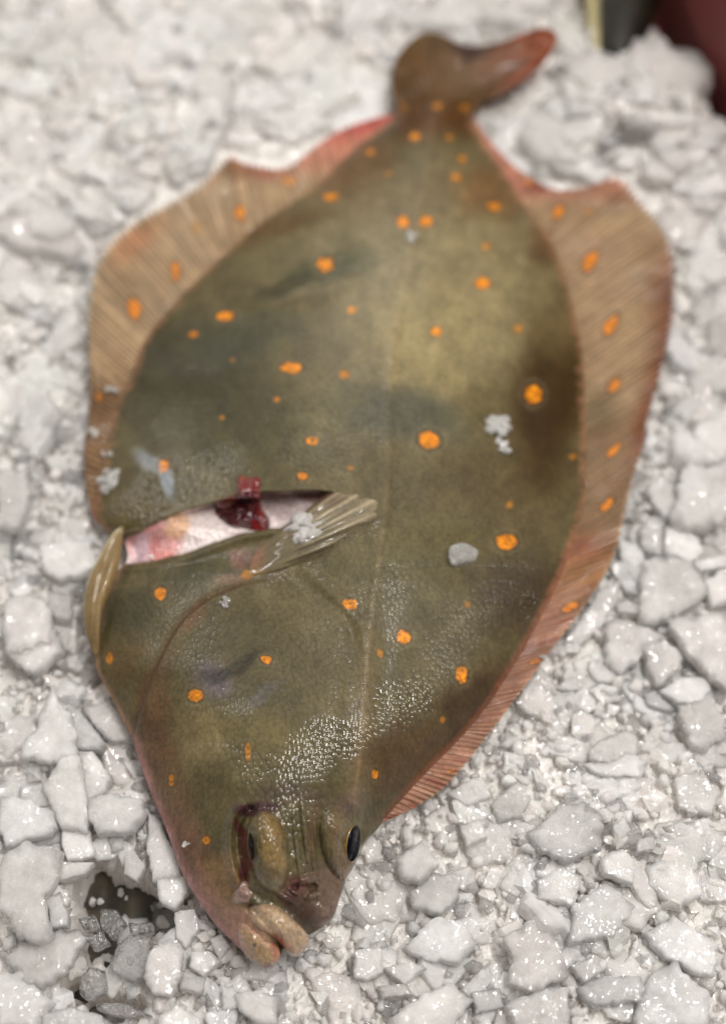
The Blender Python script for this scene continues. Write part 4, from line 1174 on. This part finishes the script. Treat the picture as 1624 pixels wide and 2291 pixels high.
# outline, top height (mm), clear?, label
CHUNKS = [
 (ZA((300, 380), (330, 470), (395, 530), (430, 660), (430, 770), (330, 800), (130, 770), (125, 720), (200, 600)), 6, 0, 'large triangular white ice shard pointing upward, left of the gill cover'),
 (ZA((370, 475), (440, 480), (520, 590), (585, 690), (570, 735), (440, 720), (400, 600)), 3, 0, 'grey white ice plate tucked behind the right side of the large triangular shard'),
 (ZA((355, 800), (455, 785), (490, 1000), (485, 1185), (330, 1150), (290, 1060), (235, 930), (300, 850)), 6, 0, 'tall four sided white ice plate just below the large triangular shard'),
 (ZA((-20, 980), (140, 1010), (300, 1080), (320, 1170), (250, 1220), (30, 1275), (-20, 1180)), 4, 0, 'broad white ice slab cut by the left edge, left of the tall four sided plate'),
 (ZA((500, 1010), (620, 980), (800, 1020), (820, 1090), (760, 1190), (560, 1200), (500, 1130)), 5, 0, 'wide grey ice slab right of the tall four sided plate, near the fish cheek'),
 (ZA((445, 740), (520, 740), (625, 880), (600, 960), (480, 1000), (465, 860)), 4, 0, 'grey translucent ice piece between the large triangular shard and the wide grey slab'),
 (ZA((60, 1330), (150, 1260), (290, 1290), (335, 1340), (330, 1440), (240, 1560), (250, 1660), (290, 1760), (190, 1815), (90, 1780), (50, 1680), (-20, 1620), (-20, 1390)), 8, 0, 'biggest granular white ice lump at the lower left edge, left of the dark gap'),
 (ZA((250, 1570), (330, 1530), (390, 1690), (390, 1740), (290, 1730)), 3, 0, 'narrow ice splinter between the biggest granular lump and the dark gap'),
 (ZA((340, 1360), (520, 1380), (480, 1440), (330, 1460)), 3, 0, 'low flat ice piece above the dark gap, right of the biggest granular lump'),
 (ZA((700, 1330), (770, 1325), (815, 1390), (770, 1470), (700, 1430)), 4, 0, 'small rounded pale ice nugget at the upper rim of the dark gap'),
 (ZA((840, 1100), (900, 1120), (980, 1300), (1030, 1460), (870, 1480), (840, 1300)), .5, 0, 'long smooth grey ice slab lying along the fish cheek'),
 (ZA((890, 1470), (1050, 1450), (1060, 1540), (990, 1640), (900, 1600)), .5, 0, 'blocky ice piece against the pink edge of the fish jaw'),
 (ZA((990, 1660), (1100, 1640), (1130, 1740), (1050, 1850), (1000, 1800)), .5, 0, 'ragged grey ice chunk below the blocky piece, right of the dark gap'),
 (ZA((660, 1830), (740, 1780), (860, 1800), (850, 1900), (820, 2000), (760, 2060), (700, 2020), (620, 1960)), 3, 1, 'bubbly translucent ice cluster at the lower rim of the dark gap, left one of two'),
 (ZA((850, 1880), (960, 1810), (1030, 1870), (1020, 2000), (960, 2120), (860, 2100), (810, 2010)), 6, 0, 'round coarse ice lump below the dark gap, right of the bubbly cluster'),
 (ZA((100, 1830), (200, 1760), (420, 1750), (470, 1800), (400, 1950), (240, 2080), (60, 2010), (30, 1900)), 3, 0, 'broad flat grey ice slab below the biggest granular lump'),
 (ZA((450, 2050), (500, 1960), (590, 1980), (600, 2090), (520, 2150), (450, 2120)), 1, 1, 'dark see-through rounded ice pebble below the dark gap'),
 (ZA((550, 2180), (700, 2170), (860, 2240), (720, 2260), (560, 2210)), 0, 1, 'long thin clear ice sliver near the bottom edge'),
 (ZA((1080, 1880), (1180, 1870), (1250, 1930), (1150, 2010), (1080, 1960)), 3, 0, 'oval ice chunk with a small hole, left of the fish lips'),
 (ZA((570, 1640), (660, 1650), (710, 1720), (640, 1810), (580, 1750)), -8, 1, 'dark clear ice block lying deep in the dark gap'),
 (ZA((730, 1720), (860, 1715), (870, 1760), (740, 1785)), -3, 1, 'short grey ice bar lying across the right half of the dark gap'),
 (ZA((-20, 2010), (110, 1990), (280, 2160), (200, 2310), (-20, 2310)), 4, 0, 'large smooth white ice slab in the bottom left corner'),
 (ZA((240, 2240), (400, 2190), (560, 2230), (600, 2310), (240, 2310)), 4, 0, 'knobbly ice mound on the bottom edge, right of the corner slab'),
 (ZA((900, 2240), (1000, 2180), (1140, 2260), (1130, 2310), (890, 2310)), 4, 0, 'domed grainy ice chunk on the bottom edge below the round coarse lump'),
 (ZA((10, 150), (140, 20), (300, 40), (350, 160), (280, 220), (190, 300), (90, 230)), 5, 0, 'many cornered white ice plate left of the pelvic fin end'),
 (ZA((480, 490), (640, 470), (700, 560), (770, 690), (640, 690), (560, 640), (510, 560)), .5, 0, 'wide grey ice plate slipping under the gill cover edge'),
 (ZA((110, 930), (230, 920), (290, 1050), (180, 1050), (110, 1000)), 2, 0, 'small pale ice piece below the large triangular shard, left of the tall plate'),
 (ZA((350, 1180), (500, 1170), (530, 1330), (380, 1360), (350, 1260)), 2, 0, 'rounded grey ice block below the tall four sided plate'),
 (ZA((480, 1790), (580, 1770), (620, 1830), (530, 1870)), 0, 1, 'small clear ice cube on the left rim of the dark gap, lower one'),
 (ZA((440, 1690), (530, 1660), (560, 1740), (480, 1760)), 1, 1, 'small clear ice cube on the left rim of the dark gap, upper one'),
 (ZA((1030, 1990), (1160, 2030), (1140, 2120), (1020, 2090)), 0, 0, 'smooth grey ice bead beneath the oval chunk with a hole'),
 (ZA((1180, 1800), (1260, 1780), (1300, 1850), (1240, 1920)), 1, 0, 'small ice chunk touching the lower jaw'),
 (ZB((910, 60), (1000, 10), (1290, 40), (1380, 130), (1450, 250), (1440, 380), (1320, 450), (960, 570), (890, 500), (890, 250)), 5, 0, 'large squarish frosted ice slab right of the fin, level with the lower fin spots'),
 (ZB((1130, 600), (1230, 540), (1500, 490), (1670, 500), (1670, 1130), (1500, 1050), (1400, 930), (1280, 800)), 7, 0, 'very large smooth white ice plate cut by the right edge'),
 (ZB((600, 590), (780, 570), (960, 640), (1090, 720), (960, 790), (900, 830), (870, 900), (700, 1020), (600, 900), (590, 770)), 5, 0, 'broad white ice plate with rough left edge, below the squarish slab'),
 (ZB((900, 740), (1080, 720), (1250, 850), (1220, 960), (1080, 1100), (1030, 1090), (960, 950)), 6, 0, 'kite shaped ice piece overlapping the broad rough edged plate'),
 (ZB((1060, 1160), (1200, 1050), (1440, 1040), (1500, 1160), (1420, 1260), (1200, 1270)), 4, 0, 'leaf shaped ice piece below the kite shaped one'),
 (ZB((1220, 1290), (1500, 1180), (1600, 1400), (1624, 1560), (1480, 1650), (1330, 1640), (1270, 1530)), 5, 0, 'tall pinkish ice block near the right edge, below the leaf shaped piece'),
 (ZB((440, 1692), (500, 1620), (780, 1490), (860, 1600), (870, 1720), (600, 1800), (450, 1780)), 5, 0, 'slanted flat ice plate right of the head, above the powdery mound'),
 (ZB((450, 910), (560, 920), (720, 1060), (640, 1100), (500, 1090), (440, 970)), 3, 0, 'small tongue shaped ice piece left below the broad rough edged plate'),
 (ZB((170, 1150), (250, 1060), (420, 1030), (520, 1100), (400, 1160), (270, 1170)), 3, 0, 'flat pointed ice flake close to the lower fin'),
 (ZB((540, 300), (700, 250), (690, 400), (600, 560), (350, 790), (230, 750), (330, 600)), .5, 0, 'long smooth ice plate lying along the right fin edge'),
 (ZB((690, 430), (870, 420), (880, 500), (690, 490)), 2, 0, 'small low ice piece left of the squarish frosted slab'),
 (ZB((600, 100), (760, 60), (900, 160), (880, 350), (760, 310)), .5, 0, 'grey ice plate between the right fin and the squarish slab'),
 (ZB((1450, 220), (1620, 80), (1670, 400), (1500, 450)), 3, 0, 'upright ice piece at the right edge beside the squarish slab'),
 (ZB((1340, 60), (1660, -20), (1640, 90), (1400, 130)), 4, 0, 'slim ice splinter above the right corner of the squarish slab'),
 (ZB((910, 1200), (1010, 1180), (1200, 1330), (1150, 1350), (960, 1290)), 2, 0, 'thin ice sliver under the leaf shaped piece'),
 (ZC((1270, 650), (1440, 720), (1680, 600), (1680, 1100), (1480, 1250), (1250, 1250), (1120, 1150), (1170, 1000), (1200, 800)), 8, 0, 'huge bright white ice slab with a notched top at the right edge'),
 (ZC((900, 850), (1030, 770), (1160, 830), (1150, 1000), (1120, 1190), (1040, 1190), (960, 1050), (880, 920)), 4, 0, 'greyish tapered ice piece left of the huge notched slab'),
 (ZC((1330, 350), (1420, 230), (1680, 180), (1680, 560), (1460, 680), (1380, 520)), 5, 0, 'angular white ice chunk above the huge notched slab'),
 (ZC((800, 1290), (900, 1180), (1050, 1200), (1030, 1400), (1060, 1540), (900, 1500), (800, 1420)), 3, 0, 'rounded grey ice lump near the fin, below the tapered piece'),
 (ZC((1060, 1270), (1200, 1230), (1400, 1340), (1420, 1480), (1280, 1600), (1060, 1540)), 4, 0, 'bluish ice lump below the huge notched slab'),
 (ZC((600, 1400), (780, 1420), (860, 1550), (810, 1830), (620, 1600)), .5, 0, 'smooth ice plate wedged under the pale part of the right fin'),
 (ZD((170, 480), (280, 400), (350, 500), (280, 580), (190, 560)), 6, 0, 'bright tilted ice cube right of the fish snout'),
 (ZD((230, 620), (330, 530), (450, 550), (440, 650), (360, 720), (250, 680)), 4, 0, 'wide flat ice piece right below the bright tilted cube'),
 (ZD((750, 360), (890, 240), (1000, 220), (1080, 290), (1060, 440), (900, 480), (820, 440)), 8, 0, 'large chalk white powdery ice mound in the lower right'),
 (ZD((1070, 470), (1170, 430), (1230, 500), (1210, 580), (1090, 540)), 9, 0, 'snowy lump right below the chalk white mound'),
 (ZD((1240, 390), (1310, 370), (1310, 430), (1230, 450)), 8, 0, 'small oval ice piece right of the chalk white mound'),
 (ZD((1270, 500), (1350, 480), (1500, 560), (1510, 640), (1400, 690), (1300, 590)), 6, 0, 'angular grey ice chunk right of the snowy lump'),
 (ZD((960, 680), (1100, 580), (1220, 680), (1130, 810), (930, 850)), 6, 0, 'big fan shaped ice chunk below the snowy lump'),
 (ZD((640, 830), (780, 740), (900, 850), (930, 990), (780, 1060), (660, 1030), (680, 920)), 7, 0, 'big sparkling upright ice chunk in the bottom middle, left of the fan shaped one'),
 (ZD((200, 860), (340, 740), (450, 760), (510, 860), (440, 930), (300, 920)), 5, 0, 'broad rounded ice chunk left of the big sparkling upright one'),
 (ZD((1260, 800), (1400, 730), (1580, 850), (1570, 980), (1500, 980), (1380, 920)), 6, 0, 'large lilac grey ice slab near the lower right edge'),
 (ZD((940, 950), (1030, 910), (1080, 970), (1000, 1020)), 6, 0, 'small bright ice nugget below the fan shaped chunk'),
 (ZD((970, 1040), (1080, 1000), (1240, 1000), (1250, 1100), (1100, 1120), (1010, 1110)), 4, 0, 'long ice bar below the small bright nugget'),
 (ZD((1240, 1040), (1400, 950), (1540, 1080), (1530, 1230), (1250, 1230)), 6, 0, 'large plain ice block at the bottom right corner'),
 (ZD((660, 1130), (800, 1060), (920, 1050), (930, 1230), (700, 1230)), 5, 0, 'heavy ice block on the bottom edge under the big sparkling upright chunk'),
 (ZD((110, 960), (230, 930), (300, 960), (200, 1030)), 4, 0, 'bluish flat ice piece below the broad rounded chunk'),
 (ZD((140, 1190), (270, 1090), (400, 1030), (500, 1100), (400, 1230), (140, 1230)), 5, 0, 'large sloping ice plate on the bottom edge left of centre right'),
 (ZD((80, 1040), (200, 1030), (240, 1080), (110, 1090)), 3, 0, 'small ice tile above the large sloping plate'),
 (ZD((500, 1070), (620, 1050), (640, 1130), (520, 1160)), 2, 0, 'small grey ice tile between the sloping plate and the heavy block'),
 (ZD((390, 180), (520, 110), (590, 200), (480, 240)), 3, 0, 'faint lilac ice plate close to the lowest part of the right fin'),
 (ZD((1000, 60), (1180, 0), (1280, 40), (1240, 110), (1080, 110)), 5, 0, 'wide pale ice chunk above the chalk white mound'),
 (ZD((1400, 110), (1500, 80), (1600, 180), (1560, 280), (1420, 240)), 6, 0, 'spongy grained ice chunk by the right edge, above the lilac slab'),
 (ZD((1350, 330), (1500, 310), (1660, 380), (1660, 480), (1480, 480)), 4, 0, 'long pinkish ice piece at the right edge under the spongy chunk'),
 (ZD((590, 230), (700, 140), (760, 200), (720, 290), (620, 310)), 4, 0, 'triangular ice piece left above the chalk white mound'),
 (ZD((790, 570), (900, 520), (990, 560), (940, 680), (800, 650)), 4, 0, 'beige tinted ice lump under the chalk white mound'),
 (ZD((450, 330), (540, 300), (570, 380), (480, 420)), 4, 0, 'small ice knob right above the wide flat piece near the snout'),
 (ZD((-20, 880), (90, 870), (110, 980), (30, 1010), (-20, 1000)), 4, 0, 'pale ice block below the fish lips'),
 (ZE_((-20, 980), (170, 990), (210, 1150), (190, 1280), (70, 1440), (-20, 1400)), 6, 0, 'smooth shield shaped ice plate at the left edge, level with the gut cut'),
 (ZE_((280, 1530), (420, 1480), (620, 1500), (660, 1650), (560, 1750), (420, 1760), (290, 1690)), 3, 0, 'flat grey ice slab left of the pelvic fin tip'),
 (ZE_((40, 1900), (180, 1870), (310, 1900), (350, 2050), (330, 2200), (60, 2290), (10, 2150)), 6, 0, 'bright frosted ice slab left of the pelvic fin'),
 (ZE_((330, 1850), (490, 1880), (490, 2050), (390, 2050), (340, 1950)), 3, 0, 'squarish ice piece between the pelvic fin and the bright frosted slab'),
 (ZG((1400, 1470), (1624, 1450), (1760, 1500), (1740, 1732), (1560, 1700), (1440, 1590)), 6, 0, 'bright flat ice plate on the bottom edge under the fish mouth'),
 (ZG((1170, 1640), (1420, 1600), (1400, 1760), (1190, 1760)), 3, 0, 'grey ice wedge at the bottom edge left of the bright flat plate'),
 (ZG((1300, 1430), (1390, 1400), (1430, 1520), (1420, 1600), (1310, 1600)), 3, 0, 'small rough ice cube left above the bright flat bottom plate'),
]


def plate_mesh(poly, top, seed, n=120, nring=16, thick=.009, world=False):
    r = np.random.default_rng(seed)
    poly = np.asarray(poly, float); nx_ = np.roll(poly, -1, 0)
    P = resample(np.stack([.97 * poly + .03 * nx_, .03 * poly + .97 * nx_], 1).reshape(-1, 2), n)
    if world: W = np.column_stack([P, np.zeros(n)])
    else: W = unproj(P[:, 0], P[:, 1], top)
    c = W.mean(0)
    q = W[:, :2] - c[:2]
    size = np.sqrt(np.mean((q ** 2).sum(1)))
    # grainy broken edge
    ang = np.arctan2(q[:, 1], q[:, 0]); rad = np.hypot(q[:, 0], q[:, 1])
    aj = min(1.0, size / .014)
    un = q / np.maximum(rad, 1e-4)[:, None]
    q = q * (1 + .10 * fbm(un[:, 0] * 2.3 + seed, un[:, 1] * 2.3, seed, 4, 31))[:, None]
    j = aj * .0010 * vnoise(q[:, 0] / .0019, q[:, 1] / .0019, seed, 3) + aj * .0005 * vnoise(q[:, 0] / .006, q[:, 1] / .006, seed, 4)
    q = q * (1.06 + j / np.maximum(rad, 1e-4))[:, None]
    tilt = r.normal(0, .10, 2)
    rs = np.concatenate([np.linspace(1 / nring, .93, nring - 3), [.965, .988, 1.0]])
    pts = [np.zeros((1, 3))]
    def zt(x, y, rr):
        return (tilt[0] * x + tilt[1] * y + .0011 * fbm(x / .013 + seed, y / .013, seed, 3, 9) + .0006 * np.abs(fbm(x / .0045, y / .0045, seed, 2, 11))
                - .0010 * np.clip((rr - .93) / .07, 0, 1) ** 2 - size * .03 * rr ** 2)
    E = [np.zeros(1)]
    zz = [zt(np.zeros(1), np.zeros(1), np.zeros(1))]
    for rr in rs:
        x, y = q[:, 0] * rr, q[:, 1] * rr
        pts.append(np.stack([x, y, zt(x, y, np.full(n, rr))], 1))
        E.append(sstep(.74, 1.05, rr + .16 * vnoise(x / .004, y / .004, seed, 41)))
    edge = pts[-1]
    for f, sc in ((.5, 1.0), (1.0, .88)):
        e = edge.copy()
        e[:, :2] *= sc + .02 * vnoise(edge[:, 0] / .004, edge[:, 1] / .004, f * 1.3 + seed, 5)[:, None]
        e[:, 2] -= thick * f; pts.append(e); E.append(np.full(n, .8 - .5 * f))
    pts[0][:, 2] = zz[0]
    V = np.vstack(pts + [np.array([[0, 0, -thick]])])
    tot = nring + 2
    i = np.arange(n); jn = (i + 1) % n
    F4 = np.vstack([np.stack([1 + k * n + i, 1 + (k + 1) * n + i, 1 + (k + 1) * n + jn, 1 + k * n + jn], 1) for k in range(tot - 1)])
    F3 = np.vstack([np.stack([np.zeros(n, int), 1 + i, 1 + jn], 1), np.stack([np.full(n, len(V) - 1), 1 + (tot - 1) * n + jn, 1 + (tot - 1) * n + i], 1)])
    a = V[F4[0]]
    if np.cross(a[1] - a[0], a[2] - a[0])[2] < 0: F4, F3 = F4[:, ::-1], F3[:, ::-1]
    return V, F4, F3, c, np.concatenate(E + [np.array([.3])])


for i, (pl, top, clear, lab) in enumerate(CHUNKS):
    V, F4, F3, c, E = plate_mesh(pl, top / 1000.0, 100 + i, thick=.005 if top < 3 else .0065)
    o = obj('ice_chunk', make_mesh('ice_chunk', V, F4, F3, True, None, E), M_ICE_CLEAR if clear else M_ICE)
    o.location = c if top < 1 else c - np.array([0, 0, .0012])
    tag(o, lab, 'ice', 'ice pieces around the fish')


# pieces lying on the fish
def clump(cx, cy, rpx, seed, k=14, z=None, flat=.7, sub=3):
    """a grainy clump: crystals grown together, as one mesh"""
    r = np.random.default_rng(seed)
    zz = float(body_h(np.array([cx]), np.array([cy]), False)[0]) if z is None else z
    c = unproj(cx, cy, zz); s = np.linalg.norm(unproj(cx + rpx, cy, zz) - c)
    Vs, Fs, b = [], [], 0
    for q in range(k):
        a = r.uniform(0, 2 * math.pi); d = s * .75 * math.sqrt(r.uniform()) if k > 1 else 0
        P, F = shard(sub, flat, 9, .06, seed * 50 + q)
        P = (P @ rot_rand(r).T) * (s * (r.uniform(.28, .5) if k > 1 else 1.0))
        P = P + np.array([d * math.cos(a), d * math.sin(a), s * .12 + r.uniform(0, .2) * s * (1 - d / s)])
        Vs.append(P); Fs.append(F + b); b += len(P)
    o = obj('ice_chunk', make_mesh('ice_chunk', np.vstack(Vs), None, np.vstack(Fs), True), M_ICE_FISH)
    o.location = c
    return o


M_ICE_FISH = ice_material('ice_on_skin', tint=(.95, .93, .90), clear_lo=.38, clear_hi=.72, sss=False, trans=.10)
ON = [(690, 1184, 46, 30, None, 'grainy ice clump resting on the pectoral fin'), (1112, 955, 34, 14, None, 'clear bubbly ice bit on the right flank, upper half'), (1130, 998, 22, 9, None, 'tiny clear ice grains just below the bubbly bit on the right flank'),
      (500, 1346, 18, 7, None, 'small ice grain on the gill cover crease'), (421, 1888, 13, 5, None, 'small round ice grain on the cheek near the jaw'), (922, 533, 20, 5, None, 'blurred ice bit on the midline below the twin orange spots'),
      (246, 1074, 34, 12, None, 'grainy ice patch at the left rim above the gut cut'), (243, 1008, 24, 3, None, 'dim grey ice flake at the left rim above the grainy patch'), (215, 962, 18, 3, .006, 'pale ice flake on the edge of the left fin'),
      (252, 880, 17, 3, None, 'pale ice bit where the left fin meets the dark body'), (1219, 1468, 12, 4, .004, 'ice bead clinging to the outer edge of the lower right fin'), (236, 876, 14, 2, .008, 'small white ice bit beside the orange mark on the left fin'),
      (340, 1262, 22, 6, .012, 'few ice grains at the left end of the gut cut')]
for i, (cx, cy, rp, k, z, lab) in enumerate(ON):
    tag(clump(cx, cy, rp, 300 + i, k, z), lab, 'ice', 'ice pieces on the fish')
fl = [(1003, 1226), (1012, 1219), (1038, 1212), (1056, 1222), (1073, 1233), (1063, 1253), (1040, 1258), (1010, 1266), (1003, 1250)]
V, F4, F3, _ = ring_patch(fl, lambda X, Y, r: body_h(X, Y) + .0030 - .0012 * r ** 4 + .0004 * fbm(X / 8, Y / 8, 0, 2, 5), 10, 70, .0032, None, 1)
o = obj('ice_chunk', make_mesh('ice_chunk', V, F4, F3, True), M_ICE_FISH); tag(o, 'flat see-through ice chip on the fish flank left of an orange spot', 'ice', 'ice pieces on the fish')

# everything smaller: bed and crushed grains, one mass
def crushed():
    x0, x1, y0, y1, st = -.36, .36, -.03, .80, .0013
    r0 = np.random.default_rng(3)
    nx, ny = int((x1 - x0) / st), int((y1 - y0) / st)
    gx, gy = np.meshgrid(np.linspace(x0, x1, nx), np.linspace(y0, y1, ny))
    z = bed_z(gx, gy) - .0028 + .0016 * np.abs(fbm(gx / .006, gy / .006, 0, 2, 211)) + .0011 * np.abs(vnoise(gx / .0022, gy / .0022, 0, 213)) + .0004 * r0.normal(size=gx.shape)
    gx = gx + .0004 * r0.normal(size=gx.shape); gy = gy + .0004 * r0.normal(size=gx.shape)
    Vs = [np.stack([gx, gy, z], -1).reshape(-1, 3)]
    idx = np.arange(nx * ny).reshape(ny, nx)
    F = np.stack([idx[:-1, :-1], idx[:-1, 1:], idx[1:, 1:], idx[1:, :-1]], -1).reshape(-1, 4)
    Fs3 = [F[:, [0, 1, 2]], F[:, [0, 2, 3]]]; b = nx * ny
    sm = [np.zeros(2 * len(F), bool)]; Es = [np.zeros(nx * ny)]; mats = [np.ones(2 * len(F), np.int32)]
    soft2 = [shard(2, f, p, .10, 900 + i) for i, (f, p) in enumerate([(.5, 9), (.7, 12), (.9, 14), (.4, 8), (.6, 10), (.8, 16)] * 3)]
    soft3 = [shard(3, f, p, .06, 950 + i) for i, (f, p) in enumerate([(.3, 7), (.45, 8), (.6, 10), (.25, 7)] * 4)]
    plates = []
    for i in range(18):
        rr = np.random.default_rng(1200 + i); m = int(rr.integers(5, 8))
        a = np.sort(rr.uniform(0, 2 * math.pi, m)) ; a = a * .35 + np.linspace(0, 2 * math.pi, m, endpoint=False) * .65
        pr = rr.uniform(.7, 1.15, m) * .012
        V, F4, F3, _, E = plate_mesh(np.column_stack([pr * np.cos(a), pr * np.sin(a) * rr.uniform(.6, 1)]), 0, 1300 + i, 60, 8, .0055, True)
        plates.append((V / .012, np.vstack([F4[:, [0, 1, 2]], F4[:, [0, 2, 3]], F3]), E))
    blunt = [hull(24, f, 800 + i) for i, f in enumerate((.6, .75, .9, .7) * 4)]
    sharp = [hull(n_, f, 700 + i) for i, (n_, f) in enumerate([(8, .35), (10, .5), (12, .6), (9, .25), (14, .7), (7, .3)] * 5)]
    r = np.random.default_rng(5)

    def scatter(count, lo, hi, var, smooth, keep=None, lift=.3, tilt=1.0, clear=0.0):
        nonlocal b
        P = np.stack([r.uniform(-.30, .30, count), r.uniform(.03, .70, count)], 1)
        zb = bed_z(P[:, 0], P[:, 1])
        X, Y = proj(np.column_stack([P, zb + .004]))
        e = edge_out(P[:, 0], P[:, 1])
        s = lo * (hi / lo) ** (r.uniform(0, 1, count) ** 1.3)
        hk = hole_k(X, Y)
        ok = (e < .012) & (X > -480) & (X < 2110) & (Y > -300) & (Y < 2500)
        if keep is not None: ok &= keep(X, Y, s)
        sd = np.full(count, 99.0); sd[ok] = sdist(FISHPOLY, X[ok], Y[ok])
        ok &= sd < 45
        for k in np.nonzero(ok)[0]:
            it = var[r.integers(len(var))]; V, Fq = it[0], it[1]
            sc = s[k]
            if hk[k] > .3:
                if r.uniform() > .25 or lift < .2 or sc > .0045: continue
                sc *= .8
            M = rot_rand(r, tilt) * sc
            z = zb[k] + lift * sc
            if sd[k] > -40: z = min(z, -.001 - sc * .35)
            Vs.append(V @ M.T + np.array([P[k, 0], P[k, 1], max(z, -.028)])); Fs3.append(Fq + b); Es.append(it[2] if len(it) > 2 else np.zeros(len(V))); sm.append(np.full(len(Fq), smooth)); mats.append(np.full(len(Fq), 2 if r.uniform() < clear else 0)); b += len(V)

    scatter(900, .014, .0260, plates, True, lambda X, Y, s: Y < 1000, .12, .45, .0)
    scatter(3600, .0055, .0130, plates, True, None, .14, .40, .05)
    scatter(3000, .0035, .0080, sharp, False, None, .25, .7, .15)
    scatter(20000, .0016, .0040, blunt, True, lambda X, Y, s: r.uniform(size=len(Y)) < sstep(100, 1300, Y) * .8 + .2, .40, 1.0, .30)
    scatter(12000, .0010, .0030, sharp, False, lambda X, Y, s: r.uniform(size=len(Y)) < sstep(300, 1300, Y), .6, 1.0, .45)
    me = make_mesh('crushed_ice', np.vstack(Vs), None, np.vstack(Fs3), np.concatenate(sm), None, np.concatenate(Es))
    for m in (M_ICE_STUFF, M_ICE_BED, M_ICE_CLEAR): me.materials.append(m)
    me.polygons.foreach_set('material_index', np.concatenate(mats).astype(np.int32))
    return me


o = obj('crushed_ice', crushed(), M_ICE_STUFF)
tag(o, 'bed of crushed ice grains under and around the fish', 'ice', None, 'stuff')
